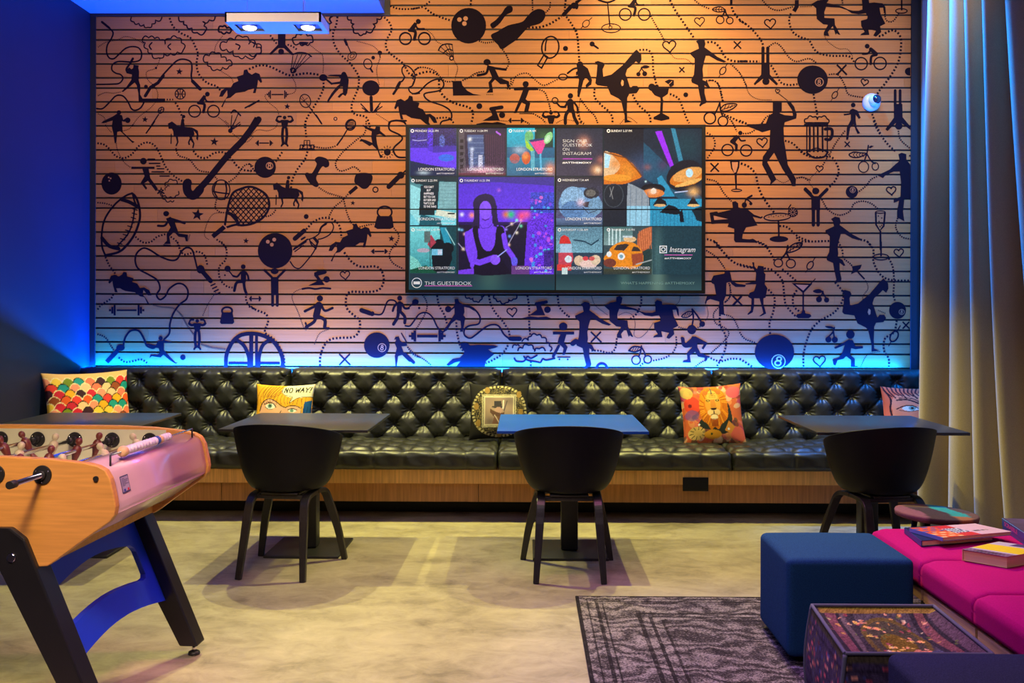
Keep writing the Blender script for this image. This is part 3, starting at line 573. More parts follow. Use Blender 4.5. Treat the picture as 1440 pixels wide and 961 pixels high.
stroke([(160,905),(245,815)],34,False); disc(264,797,32,24); S([(285,780),(300,720),(340,670),(400,670),(440,730),(460,780),(510,800),(540,775)],12)
disc(565,725,16); poly([(545,745),(585,740),(640,752),(650,760),(590,762),(590,815),(640,870),(680,910),(695,905),(680,918),(640,895),(585,850),(565,870),(500,860),(480,875),(490,848),(540,850),(560,835),(550,800),(500,795),(460,770),(470,765),(530,780)]); disc(732,869,20)
mid([(90,695),(150,720),(190,780),(215,820)]); dots([(250,870),(300,905),(370,895),(420,885),(475,920)],11)
S([(1055,940),(1060,850),(1100,760),(1160,705),(1240,690),(1320,700),(1400,740),(1455,810),(1480,880),(1480,940)],28); stroke([(1245,690),(1245,940)],30,False); stroke([(1285,690),(1285,940)],22,False); S([(1140,740),(1190,780),(1225,860),(1230,940)],26); S([(1385,735),(1330,780),(1305,860),(1300,940)],26); stroke([(1075,912),(1225,912)],20,False); stroke([(1310,912),(1460,912)],20,False)
# --- tile 9
U(9)
S([(310,150),(340,190),(380,200),(430,150),(490,70),(515,0)],4); S([(465,0),(500,30),(520,0)],4); stroke([(335,60),(430,0)],8); stroke([(345,75),(410,28)],6)
dots([(715,80),(770,150),(840,188),(960,188),(1005,240),(1010,310),(970,365),(880,378),(760,378),(730,420),(735,500),(790,555),(830,590),(830,660),(790,715),(690,722),(610,735),(560,790),(535,870),(535,940)],13); barbell(980,73,120,36,6); mid([(1110,0),(1055,90),(1080,160),(1160,205)])
stroke([(178,390),(178,478)],22); stroke([(213,390),(213,478)],22); poly([(165,265),(222,265),(222,400),(166,400)]); stroke([(175,270),(112,210)],18,False); stroke([(215,270),(275,210)],18,False); disc(193,222,30,22)
poly([(445,330),(520,292),(490,255),(490,232),(520,220),(575,215),(587,228),(575,242),(520,255),(570,325)]); disc(583,283,24); S([(400,355),(450,348),(500,355),(550,348),(612,352)],11); heart(722,250,36,6)
thin([(400,352),(340,380),(325,430),(370,530),(410,640),(430,665)]); disc(533,426,23); stroke([(525,475),(505,560)],50); S([(505,480),(420,522)],18); S([(545,475),(570,518),(628,498)],17); S([(500,560),(490,600),(430,640)],22); S([(520,560),(570,590),(568,640)],24); stroke([(570,648),(600,648)],14); stroke([(425,610),(440,650)],14); thin([(595,660),(530,690),(490,775)])
dots([(0,485),(60,515),(130,545),(145,600),(120,680),(190,735),(240,810),(265,880),(265,935)],12); stroke([(0,0),(0,0.1)],.1)
disc(1132,424,19); stroke([(1132,465),(1128,520)],38); S([(1110,465),(1090,490),(1080,520)],16); S([(1150,465),(1170,500),(1200,500)],16); stroke([(1200,495),(1230,465)],7); disc(1250,453,25,21); S([(1122,530),(1115,570),(1085,620)],22); S([(1142,530),(1170,565),(1170,610)],22)
stroke([(845,515),(910,538)],34); disc(925,541,18); S([(945,545),(1000,540),(1040,450),(1085,440),(1110,460)],6)
eight(960,777,96,999,796,30); X(720,885,42,9); poly([(1100,715),(1125,710),(1135,740),(1150,755),(1180,760),(1190,780),(1170,785),(1145,785),(1165,840),(1245,905),(1240,912),(1200,900),(1150,850),(1120,860),(1110,935),(1100,935),(1095,860),(1110,800),(1095,765),(1105,735),(1090,735)]); stroke([(1185,758),(1145,688)],7); mid([(1190,790),(1230,845),(1281,870)])
# --- tile 10/11, below the screens
U(10)
mid([(145,90),(180,150),(175,230),(110,350),(70,400)]); S([(0,350),(40,350),(80,300),(120,250),(180,240),(230,280),(270,360),(310,400),(330,395)],7); disc(117,200,10); barbell(185,437,290,92,17); dots([(268,95),(285,180),(330,260),(350,330)],13); 
poly([(415,125),(445,122),(455,150),(495,175),(560,195),(590,230),(540,200),(495,190),(500,235),(490,260),(505,280),(495,350),(485,400),(460,400),(470,360),(465,310),(430,300),(390,330),(350,390),(325,402),(320,390),(350,350),(390,290),(415,250),(415,200),(380,225),(375,215),(410,185),(418,160)]); disc(362,210,27)
S([(490,180),(560,195),(610,240),(632,290),(615,335),(540,350),(500,380),(500,430),(545,455),(590,430),(680,360),(740,340),(790,355),(830,420),(870,455)],8); stroke([(885,458),(890,460)],36); stroke([(900,460),(965,460)],38)
cloud([(505,90),(540,115),(570,115),(600,145),(630,135),(640,100),(665,90)],8,False); cloud([(750,90),(765,125),(800,140),(850,155),(870,125),(910,125),(940,90)],12,False)
dots([(705,95),(720,165),(760,240),(820,310),(870,390),(880,440)],13); heart(900,232,42,8); dots([(1030,95),(1045,200),(1045,330),(1055,440)],13); dots([(1285,95),(1300,190),(1350,250),(1385,275)],13)
stroke([(1105,165),(1190,150)],28); disc(1199,214,28); poly([(1100,160),(1140,170),(1180,262),(1045,262),(1110,215)]); poly([(985,285),(1050,270),(1120,278),(1190,272),(1235,288),(1160,295),(1060,292)])
dots([(430,320),(435,400),(450,475),(465,530),(500,575)],13); dots([(865,515),(840,560),(790,610),(680,670)],13); mid([(20,530),(80,590),(150,630),(215,680)]); S([(0,590),(70,660)],26)
poly([(465,500),(500,492),(530,500),(545,515),(620,510),(750,515),(785,527),(750,540),(700,550),(750,590),(680,650),(670,695),(430,695),(465,650),(420,660),(365,690),(345,680),(400,630),(460,620),(490,590),(500,570),(470,530)])
cloud([(905,535),(940,515),(960,520)],8,False); cloud([(950,560),(990,540),(1040,515),(1080,545),(1090,570),(1130,545),(1180,560)],9,False); cloud([(985,480),(1040,475),(1060,440),(1110,430),(1150,450),(1190,490),(1215,520),(1225,565)],9,False); S([(920,625),(940,650),(1000,650),(1030,610),(1060,625),(1110,600)],8); S([(1000,610),(1030,640),(1110,655),(1140,660),(1160,630),(1190,640),(1260,625)],8); dots([(1060,650),(1058,690)],13)
disc(1332,355,36,33); stroke([(1245,411),(1425,411)],24,False); poly([(1310,420),(1360,420),(1340,490),(1370,530),(1345,595),(1325,595),(1335,540),(1285,490),(1295,450)]); stroke([(1295,520),(1248,608)],24); stroke([(1285,615),(1390,615)],6); disc(1300,634,7); disc(1370,634,7); stroke([(1412,500),(1440,480)],42)
U(11)
disc(0,272,9); stroke([(0,408),(45,408)],16,False); X(230,445,45,14); dots([(610,100),(612,150),(600,190),(570,250),(520,290)],13); thin([(190,100),(225,180),(330,262)]); thin([(420,262),(480,238),(540,265),(560,340),(550,430),(600,450),(660,400),(715,322)]); thin([(940,100),(930,145),(900,175)])
dots([(190,560),(260,562),(340,580),(390,545),(405,450)],12); cherry(1040,240,.001); ring(0,0,.1,.05); disc(1037,382,38,40); disc(1125,335,24); S([(1040,210),(1050,280),(1040,345)],8); S([(1040,210),(1080,260),(1115,315)],8); stroke([(1040,235),(1000,232),(950,272),(1000,278),(1035,255)],7,closed=True,sm=4); [stroke([(975+k*18,270-k*4),(990+k*16,240)],4) for k in range(3)]
mid([(925,360),(980,375),(1010,375)]); mid([(1070,375),(1110,355)]); S([(505,560),(540,528),(590,528),(612,545),(560,570),(505,560)],7); [stroke([(535+k*20,562-k*3),(550+k*20,532)],4) for k in range(3)]; ring(567,640,36,8,37); ring(665,635,32,8); S([(612,520),(605,570),(592,605)],7); S([(612,530),(635,570),(645,605)],7)
dots([(710,645),(800,625),(850,600)],11); dots([(905,440),(905,520),(870,590)],11); dots([(600,690),(640,655)],11); ring(278,712,44,22); 
stroke([(955,455),(980,515),(1045,460)],26); S([(960,460),(975,515),(1030,515)],30); poly([(1000,510),(1040,440),(1070,440),(1170,495),(1135,550),(1120,540),(1140,505),(1085,495),(1085,530),(1110,580),(1175,605),(1165,640),(1145,655),(1145,620),(1090,610),(1065,570),(1020,600),(1030,660),(960,658),(965,645),(1000,635),(995,580),(1040,530)])
dots([(1275,255),(1275,340),(1320,430),(1325,520),(1290,620),(1250,690)],13); mid([(1270,190),(1220,250),(1240,330),(1320,370),(1350,420),(1300,490),(1200,580)]); mid([(1310,255),(1380,280),(1430,370)]); dots([(1175,610),(1230,640),(1290,650),(1360,630),(1425,630)],12); mid([(1150,640),(1100,670),(1060,700)]); X(1425,140,38,14); dots([(1360,0),(1355,110),(1310,160)],8); thin([(1165,190),(1175,260),(1150,310)])
# --- tile 12, lower right
U(12)
dots([(120,0),(190,30),(230,80),(260,140)],12); dots([(0,170),(60,185),(110,195)],12); dots([(185,200),(250,210)],12); dots([(265,230),(320,290),(335,400),(350,480),(420,560)],12); dots([(320,205),(380,255),(430,300)],12); dots([(430,365),(400,420),(410,490),(460,530)],12); dots([(215,360),(262,420),(255,520),(225,610),(230,700)],12)
stroke([(355,80),(370,45),(420,12),(470,10),(450,50),(400,75)],7,closed=True,sm=4); stroke([(362,75),(460,15)],4); [stroke([(380+k*24,72-k*14),(385+k*24,42-k*10)],4) for k in range(4)]; ring(291,160,32,7,30); ring(385,165,34,7,32); S([(362,30),(350,80),(312,132)],7); S([(350,80),(365,110),(375,133)],7)
olive(530,178,1.15,-1.0); poly([(390,310),(548,315),(482,385),(474,385)]); poly([(420,322),(518,326),(478,368)],hole=True); ring(475,345,14,5); stroke([(530,320),(568,280)],5); stroke([(478,380),(478,520)],9); poly([(470,515),(490,515),(495,538),(530,545),(540,560),(520,575),(440,575),(422,560),(432,545),(462,538)])
cherry(625,375,.75,True); mid([(785,130),(830,165),(850,190)]) ; poly([(845,185),(918,172),(908,200),(880,225),(835,245),(848,215)]); stroke([(890,230),(935,278)],9); thin([(945,290),(965,350),(925,410),(930,440)])
dots([(740,0),(770,60),(775,110)],11); dots([(960,0),(1005,60),(1005,150),(1060,250),(1140,288),(1280,292)],12); ring(1062,115,57,7,22); stroke([(1062,0),(1062,110)],13,False); heart(1196,82,36,7); dots([(1120,125),(1150,190),(1160,300),(1155,400),(1170,450)],11)
eight(1186,516,64,1217,528,20); X(1250,628,26,8); olive(1160,712,1.5,-1.05); dots([(1180,590),(1160,680),(1090,730),(1085,820),(1120,880),(1120,940)],12); dots([(735,325),(780,390),(760,470),(700,540),(610,590),(540,660),(500,760),(480,850),(480,940)],12)
thin([(1040,515),(1100,540)]); thin([(910,940),(960,850),(1060,825)])
disc(667,735,23); disc(715,737,23); S([(668,715),(700,680),(712,645)],6); S([(705,680),(710,715)],6); poly([(640,635),(690,635),(715,655),(665,650)],2)
disc(832,697,32); poly([(760,770),(820,735),(850,740),(870,785),(925,785),(928,800),(870,808),(838,800),(830,850),(865,880),(865,935),(888,935),(885,942),(835,942),(838,890),(800,860),(780,880),(735,890),(722,930),(705,925),(698,885),(745,870),(770,835),(790,775),(720,805),(708,795)])
disc(262,828,148,131); ring(292,900,50,7,50,hole=True); ring(297,880,17,11,14,hole=True); ring(288,912,22,11,18,hole=True); heart(600,895,46,7); dots([(0,880),(50,910),(100,945)],12); mid([(0,680),(40,730),(120,760)])
# --- tile 13/14
U(13)
ring(230,219,42,8); ring(370,223,42,8); disc(326,91,16); poly([(295,105),(320,120),(290,160),(308,180),(305,228),(288,228),(285,185),(248,162),(250,148)]); S([(310,115),(330,148),(362,148)],10)
heart(490,160,40,7); X(134,350,32,12); poly([(248,300),(322,300),(318,350),(300,395),(300,515),(290,515),(282,398),(258,360)]); poly([(262,310),(308,310),(306,340),(294,385),(280,392),(266,350)],hole=True); [disc(x,y,5) for x,y in ((275,330),(290,350),(285,375),(298,325),(276,360),(294,368))]; ring(298,522,38,6,9)
dots([(330,320),(390,345),(440,400),(460,490),(500,580),(580,690)],13); mid([(75,438),(150,460),(200,540),(260,605)]); dots([(75,90),(120,120),(135,190),(80,280)],10); mid([(260,0),(300,80)]); mid([(345,95),(400,90),(470,40),(500,0)])
poly([(265,610),(290,603),(310,620),(312,650),(345,660),(380,665),(430,705),(480,722),(490,715),(495,725),(480,735),(420,720),(455,785),(370,800),(345,850),(340,885),(395,890),(420,885),(455,905),(450,915),(400,915),(290,912),(278,895),(280,810),(230,795),(240,765),(110,775),(95,690),(150,680),(160,690),(270,665)]); poly([(125,712),(235,738),(130,745)],hole=True)
disc(356,632,20); disc(405,622,12); S([(360,615),(372,590),(405,612)],5); stroke([(380,580),(412,562)],14)
ring(604,722,100,8,27,rot=-.06); disc(720,687,37); [stroke([(720+10*math.cos(t),687+10*math.sin(t)),(720+30*math.cos(t),687+30*math.sin(t))],3,hole=True) for t in [i*PI/5 for i in range(10)]]; stroke([(688,655),(705,630)],6); [disc(540+k*18,722-(k%2)*8-k,4) for k in range(9)]; stroke([(612,755),(616,870)],10); disc(616,888,70,23)
dots([(620,790),(680,800),(760,870),(850,905)],12); dots([(455,905),(500,925),(540,950)],11); dots([(75,888),(140,910),(180,960)],12); thin([(600,440),(650,465),(700,440)]); thin([(750,430),(800,422),(860,450)]); dots([(660,150),(720,170),(790,240),(850,270)],12); stroke([(815,510),(854,548)],22)
mid([(340,5),(345,20)])
U(14)
[stroke([(x,30),(x+(92-x)*-.02,230)],10) for x in (100,130,160,195)]; stroke([(78,30),(78,240)],7); stroke([(232,20),(232,240)],7); S([(78,240),(120,272),(160,278),(210,268),(235,235)],8); S([(78,235),(150,205),(232,235)],3); S([(215,62),(262,62),(268,105),(250,140),(218,138)],22); stroke([(70,15),(235,15)],12)
mid([(365,75),(300,160),(250,250)]); dots([(0,195),(50,240),(120,270),(200,272),(262,270),(300,320),(318,380),(290,450),(240,505)],12); X(382,176,20,7); mid([(245,250),(200,330),(180,350)]); heart(173,358,27,6,.1); thin([(155,380),(95,450),(130,510)]); mid([(0,430),(50,425),(90,450)])
S([(540,185),(530,240),(510,300)],5); S([(530,250),(560,300),(590,320)],5); stroke([(395,255),(430,235),(480,240),(525,245),(480,270),(430,275)],7,closed=True,sm=4); [stroke([(425+k*22,256),(440+k*22,240)],3.5) for k in range(4)]; [stroke([(425+k*22,256),(440+k*22,270)],3.5) for k in range(4)]; ring(504,346,38,6,41); ring(592,342,24,6,28); poly([(540,198),(560,185),(582,190),(555,205)])
dots([(580,0),(610,70),(680,170),(750,235)],12); mid([(765,75),(780,140),(850,205)]); 
eight(416,534,46,422,520,20); mid([(455,540),(520,490),(560,440),(610,415)]); heart(712,522,36,7); dots([(845,262),(858,262)],10)
poly([(765,250),(790,240),(825,250),(825,290),(860,330),(860,585),(810,585),(800,680),(810,755),(785,740),(755,725),(755,680),(770,600),(730,615),(730,590),(780,570),(785,460),(775,380),(730,380),(665,410),(650,430),(610,410),(700,365),(750,320),(775,300)])
disc(145,527,27,25); stroke([(65,515),(130,580)],24); stroke([(230,515),(165,580)],24); poly([(112,565),(178,565),(178,670),(112,670)]); stroke([(127,660),(127,782)],25); stroke([(163,660),(163,782)],25)
mid([(190,590),(240,670),(320,708),(400,680),(430,625),(490,603),(560,620),(615,665)]); stroke([(595,690),(598,780),(625,825),(655,790),(665,690)],10); ring(630,685,35,6,9); [disc(x,y,5) for x,y in ((615,715),(640,730),(620,755),(645,770),(628,795),(640,785))]; stroke([(630,825),(632,970)],11,False)
mid([(760,730),(745,800),(790,870),(858,888)]); dots([(0,875),(50,905),(250,902)],12); dots([(480,892),(530,905),(560,945)],12); disc(2,690,9,20); stroke([(0,925),(40,915),(25,960)],6)
U(15)
poly([(210,215),(245,215),(255,250),(262,290),(300,315),(370,325),(360,340),(290,340),(262,320),(250,300),(222,310),(220,400),(200,450),(205,540),(205,550),(165,545),(168,450),(100,430),(75,445),(65,475),(60,460),(75,410),(145,405),(130,320),(110,310),(110,285),(125,255),(205,240)])
poly([(415,155),(430,155),(432,185),(450,205),(460,180),(500,185),(505,205),(500,225),(515,245),(510,320),(530,350),(515,420),(500,425),(500,470),(520,540),(480,560),(465,562),(498,535),(485,480),(470,425),(430,425),(430,480),(420,530),(385,550),(378,545),(405,515),(410,430),(385,415),(395,385),(430,370),(445,320),(370,322),(360,315),(440,300),(445,235),(425,205)])
X(304,443,36,14); dots([(130,0),(200,80),(270,150),(350,185),(415,195)],13); mid([(70,65),(150,120),(215,210)]); mid([(240,310),(255,400),(205,460)])
ink = mat('mural_ink', lin(20,7,20), rough=.75, spec=.15, var=.05)
inkh = vcol_mat('mural_bare_wood', rough=.55)
mb=MB(); mb.add(pv,pf); mb.m=1; mb.add(hv,hf)
o=mb.build('mural_print',[ink,mat('bare_wood_print',(.49,.21,.075),rough=.55)],parent=wall)
o['label']='dark printed silhouettes of sports, dancers and drinks'
# ================================================================ VIDEO WALL
TY = 7.36
tl=at(570.5,175.5,TY); br=at(991.5,413.5,TY)
tx0,tx1,tz1,tz0 = tl.x,br.x,tl.z,br.z
tv=thing('video_wall',(tl.x/2+br.x/2,TY,tz0),'large dark-framed screen of four panels on the wood wall, showing a photo collage','screen')
black_plastic=mat('black_plastic',(.008,.008,.010),rough=.55,spec=.2)
mb=MB(); mb.b2((tx0+.05,TY+.03,tz0+.05),(tx1-.05,D-.002,tz1-.05)); mb.build('wall_bracket',black_plastic,tv)
fr=.026
mb=MB(); y0,y1=TY-.006,TY+.03
mb.b2((tx0,y0,tz0),(tx0+fr,y1,tz1)); mb.b2((tx1-fr,y0,tz0),(tx1,y1,tz1)); mb.b2((tx0+fr,y0,tz1-fr*.9),(tx1-fr,y1,tz1)); mb.b2((tx0+fr,y0,tz0),(tx1-fr,y1,tz0+fr)); mb.b2((tx0+fr,TY+.008,tz0+fr),(tx1-fr,y1,tz1-fr*.9))
mb.build('frame',black_plastic,tv)
# picture, painted in photo pixels
def cpx(z): return z
c=Canvas(570.5,175.5,991.5,413.5,640,362,(36,66,78))
sx0,sx1,sy0,sy1=577,988,179.5,409
c.grad(sx0,386,sx1,410,(30,55,65),(52,84,90)); c.grad(577,386,782,410,(36,52,66),(28,66,78)); c.soft(690,392,20,30,(70,110,100),.5); c.soft(925,395,12,60,(120,150,130),.5); c.soft(878,395,10,20,(80,120,110),.5)
# purple room
c.grad(577,179,642,247,(40,40,110),(90,50,220)); c.poly([(577,208),(602,208),(610,215),(642,213),(642,236),(600,232),(577,228)],(106,60,245)); c.poly([(602,180),(609,180),(609,214),(602,212)],(84,44,215)); c.ell(628,222,11,5,(50,110,235)); c.poly([(577,226),(600,231),(642,238),(642,247),(577,247)],(24,40,80)); c.soft(596,243,9,3,(190,210,220),.8); c.rect(609,180,642,205,(38,30,105)); c.ell(622,198,4,9,(90,110,200),.7); c.noise(577,180,642,206,.7,2); c.line([(580,197),(588,198),(600,197)],1,(190,180,240))
# building by night
c.rect(645,179,711,247,(44,34,66)); c.poly([(645,185),(653,185),(656,247),(645,247)],(85,75,88)); c.poly([(657,190),(680,190),(682,238),(660,240)],(70,90,140)); c.poly([(682,189),(711,186),(711,236),(684,236)],(56,32,62)); 
for k in range(9): c.line([(684+k*3,190),(684+k*3,234)],.7,(85,50,80))
for k in range(6): c.line([(660,194+k*7),(680,194+k*7)],1,(110,130,170))
for k in range(5): c.rect(647,196+k*9,652,201+k*9,(30,25,40))
c.soft(661,196,3,3,(255,255,255)); c.soft(664,210,3,3,(220,230,255)); c.rect(662,212,666,240,(200,205,235),.6); c.rect(673,218,679,240,(215,215,240),.8); c.soft(680,240,24,6,(240,170,190),.9); c.noise(645,214,711,247,.7,1); c.poly([(698,184),(705,189),(704,191),(697,186)],(190,100,230)); c.grad(645,243,711,247,(120,60,80),(80,40,50))
# cocktails
c.grad(713,179,780,247,(40,190,215),(25,90,130)); c.rect(752,180,778,208,(22,60,50)); c.soft(766,195,10,10,(70,110,60),.8); c.rect(713,207,780,222,(30,60,110),.7); c.ell(724,223,7,7,(190,90,80)); c.ell(740,222,6,9,(220,90,40)); c.soft(739,220,5,5,(250,160,70),.9); c.soft(731,211,10,6,(200,215,230),.7); c.poly([(738,194),(751,211),(748,214),(740,207)],(170,220,60)); c.ell(744,192,6,8,(110,190,120)); c.rect(747,212,752,240,(110,200,215),.7)
c.poly([(745,199),(770,195),(761,217),(757,217)],(240,70,150)); c.poly([(743,197),(771,193),(770,196),(746,200)],(50,60,110)); c.line([(760,217),(761,238)],2.5,(90,190,230)); c.ell(771,194,5,9,(150,220,140),1,.5); c.ell(770,195,3,6,(200,240,190),1,.5); c.soft(774,238,8,10,(255,150,90),.8); c.rect(713,225,735,247,(70,120,150),.4)
# dark title tile
c.grad(782.5,179,848,250,(46,50,66),(68,60,80)); c.soft(821,200,9,9,(230,150,120),.8); c.soft(821,200,3,3,(255,220,180),.9); c.soft(840,239,9,8,(255,180,120),.9); c.soft(841,239,4,4,(255,230,190)); c.soft(845,225,6,6,(200,120,100),.7)
c.line([(792.5,223.3),(832.5,223.3)],1.3,(205,70,190))
# copper lamps
c.rect(849.5,179,988,318,(34,46,62)); c.grad(849.5,179,905,220,(30,30,40),(36,42,56)); c.soft(905,235,25,22,(66,84,120),.8); c.soft(965,205,25,25,(34,70,80),.8); c.poly([(905,200),(989,280),(989,300),(950,277),(905,250)],(40,100,130),.6); c.poly([(924,250),(930,246),(949,277),(930,277)],(50,150,190))
c.poly([(921,185),(930,184),(947,232),(942,235)],(170,50,250)); c.poly([(943,180),(949,181),(960,225),(954,227)],(60,140,170))
c.poly([(849.5,213)]+catmull([(852,213.5),(870,217),(886,227),(897,239),(902,248),(893,253),(880,258),(862,260)],5)+[(849.5,259)],(222,118,30)); c.poly(catmull([(850,214),(862,219),(872,232),(866,243),(850,249)],5,True),(245,200,150)); c.soft(866,230,10,9,(235,140,50),.8); c.soft(885,244,12,8,(240,150,50),.9); c.poly([(850,215),(859,219),(856,236),(850,236)],(190,235,250)); c.ell(868,250,20,5,(250,160,50)); c.line([(850,214),(880,222),(897,240),(902,247)],1.5,(110,60,30)); c.soft(880,235,10,8,(240,150,50),.7)
c.ell(963,247,27,21,(34,34,44),1,-.45); c.ell(967,249,26,12,(225,125,40),1,-.3); c.ell(967,245,22,9,(245,180,100),.7,-.3); c.ell(969,243,5,6,(200,240,255)); c.ell(968,257,20,3,(255,200,110),.8,-.3)
c.ell(918,267,17,9,(30,30,38)); c.ell(918,272,16,6,(230,130,60)); c.ell(919,269,4,4,(255,240,230)); c.soft(918,270,7,4,(255,210,170),.9)
c.poly([(883,257),(905,268),(913,280),(913,318),(880,318)],(150,160,170)); c.poly([(880,290),(915,290),(915,318),(878,318)],(150,205,230)); [c.line([(887+k*8,262+k*3),(886+k*8,317)],.7,(100,120,140)) for k in range(4)]
c.rect(849.5,260,882,318,(34,40,52)); c.ell(863,275,14,17,(70,80,90)); c.ell(863,275,13,16,(36,42,52)); c.line([(858,264),(862,280)],.8,(150,150,150)); c.line([(863,263),(858,277)],.8,(150,150,150))
c.rect(914,280,988,318,(46,150,190)); [c.line([(918+k*5,296),(918+k*5,318)],.6,(28,100,140)) for k in range(14)]; c.noise(914,280,988,318,.25,1); c.poly([(918,289),(926,277),(936,283),(938,289)],(26,26,34)); c.ell(928,289,8,2,(230,180,120)); c.poly([(966,289),(974,276),(984,289)],(26,26,34)); c.ell(975,289,9,2,(240,190,120)); c.poly([(927,299),(940,288),(950,291),(960,300),(950,302)],(20,24,34)); c.poly([(955,301),(959,293),(962,312),(956,312)],(16,20,34)); c.poly([(972,295),(988,290),(988,312),(980,310)],(24,40,50)); c.soft(975,270,9,7,(255,190,110),.9); c.line([(949,271),(966,269)],1.3,(210,220,255)); c.soft(908,255,1.5,1.5,(220,255,255)); c.soft(910,235,6,5,(160,90,80),.6); c.soft(932,232,9,9,(90,50,90),.6)
# tiled wall with poster
c.grad(577,249,642,317,(70,120,125),(120,215,230)); c.poly([(577,260),(592,266),(592,317),(577,300)],(150,220,225)); c.rect(618,256,642,295,(130,180,185))
for k in range(8): c.line([(618,258+k*5),(642,258+k*5)],.6,(95,140,150))
c.poly([(592,262),(618,255),(616,296),(590,300)],(16,40,52)); c.poly([(577,249),(642,249),(642,256),(618,255),(600,262),(583,258)],(24,50,60))
c.poly([(615,295),(642,300),(642,308),(612,303)],(220,225,205)); c.rect(590,292,612,303,(20,40,50)); c.poly([(592,302),(620,308),(622,317),(590,317)],(24,90,105))
c.rect(630,300,640,302,(16,20,28))
# woman in a dark dress in front of party lights
c.grad(645,249,779,318,(78,40,205),(112,60,245)); c.poly([(645,249),(779,249),(779,262),(700,256),(645,259)],(62,46,150)); c.rect(645,312,745,318,(40,20,90)); c.rect(645,316,779,386,(28,22,50)); c.poly([(745,270),(779,270),(779,386),(737,386)],(105,50,225)); c.rect(746,271,779,300,(60,70,200)); c.noise(745,270,779,386,.5,2)
for _ in range(46):
    x,y=random.uniform(746,777),random.uniform(278,382); c.ell(x,y,random.uniform(1,3),random.uniform(1,3),random.choice([(60,150,240),(200,80,230),(80,190,250),(130,70,240),(230,110,220)]),.8)
c.rect(765,352,779,378,(24,30,60),.7)
for x,y,r,q in ((712,302,4,(230,110,60)),(719,302,4,(30,200,120)),(734,304,5,(250,80,130)),(741,302,4,(240,90,160)),(664,303,3,(250,140,120)),(702,268,2,(170,90,230)),(650,302,2,(240,230,255))): c.soft(x,y,r*1.5,r*1.5,q,1)
for x,y,q in ((720,315,(255,220,200)),(727,310,(120,255,220)),(733,310,(255,150,200)),(727,328,(255,240,220)),(716,345,(255,200,180)),(652,351,(255,220,180)),(654,330,(240,180,200)),(646,323,(140,220,240)),(650,324,(120,190,250)),(733,318,(120,240,200)),(712,323,(160,140,255)),(717,333,(120,160,255))): c.soft(x,y,2.2,2.2,q,1)
c.line([(733,312),(715,345)],.7,(200,190,230)); c.line([(645,343),(654,353)],.7,(200,190,230)); c.line([(712,320),(728,311)],.7,(190,170,220))
skin=(122,66,245); sk2=(140,84,250); hair=(40,26,72)
c.poly(catmull([(667,300),(666,285),(671,277),(682,273),(693,276),(698,287),(700,305),(702,320),(694,318),(676,320),(664,320),(667,308)],5,True),hair)
c.poly(catmull([(655,346),(655,332),(659,325),(668,319),(674,314),(676,300),(686,296),(692,302),(693,314),(700,317),(709,319),(712,330),(713,345),(705,352),(705,380),(665,380),(662,352)],5,True),skin)
c.ell(683,296,8.5,13,sk2); c.poly([(674,290),(678,280),(690,281),(693,300),(695,318),(699,320),(699,290),(692,276),(680,275),(671,279),(669,300),(667,320),(675,322),(675,300)],hair); c.line([(679,308.5),(683,310),(688,308)],1.5,(70,20,130)); c.line([(678,295),(681,295)],1,(50,20,110)); c.line([(685,295),(689,295)],1,(50,20,110)); c.line([(675,316),(679,322),(688,320),(692,316)],1,(80,40,180))
c.poly(catmull([(665,322),(672,318),(674,335),(680,350),(689,354),(696,345),(698,325),(701,318),(709,322),(709,345),(706,362),(716,380),(716,386),(668,386),(672,360),(668,340)],4,True),(24,18,40))
c.line([(658,330),(659,350),(664,367),(675,370),(695,363)],8,skin); c.ell(697,366,7,7,sk2); c.line([(709,332),(712,348),(722,362),(724,372)],7,skin); c.ell(724,368,4.5,6,(100,90,235)); c.line([(700,362),(713,352)],1.4,(160,170,250)); c.poly([(645,381),(667,378),(667,386),(645,386)],(120,60,230)); c.rect(720,374,745,386,(105,60,130))
# blue jar
c.grad(782.5,247,848,317,(48,44,50),(90,90,130)); c.ell(816,288,30,24,(110,150,195)); c.ell(806,280,17,17,(140,180,215)); c.ell(806,296,16,13,(90,130,180)); c.ell(832,272,11,8,(50,50,60)); c.ell(831,272,7,5,(110,105,100)); c.ell(827,288,7,4,(60,50,60)); c.soft(817,285,6,6,(225,190,205),.9); c.ell(838,290,10,12,(120,160,190),.8); c.noise(782.5,262,848,317,.3,2); c.grad(782.5,307,848,317,(100,120,160),(60,80,110)); c.line([(820,292),(828,300),(840,296)],1,(40,36,50))
# teal room
c.grad(577,319,642,385,(120,215,220),(30,130,140)); c.poly([(618,319),(642,319),(642,385),(625,385)],(20,70,80)); c.poly([(619,320),(628,320),(636,345),(628,352)],(40,150,180)); c.line([(627,322),(640,345)],1,(170,230,230)); c.ell(618,350,9,13,(12,22,32)); c.ell(630,350,9,8,(12,22,32)); c.poly([(606,345),(610,340),(634,345),(637,365),(628,385),(610,385)],(14,24,34)); c.rect(608,351,623,360,(110,190,220)); c.rect(616,352,622,359,(190,200,220)); c.poly([(603,335),(607,331),(611,337),(614,342),(606,350),(602,345)],(170,60,80)); c.ell(596,353,9,3,(190,160,180),.8); c.rect(597,326,606,342,(90,110,110)); c.poly([(577,360),(588,366),(595,378),(577,385)],(120,200,190)); c.poly([(577,380),(600,374),(616,385),(577,385)],(20,80,60)); c.line([(605,340),(606,380)],1,(30,50,60)); c.noise(577,366,642,385,.4,1)
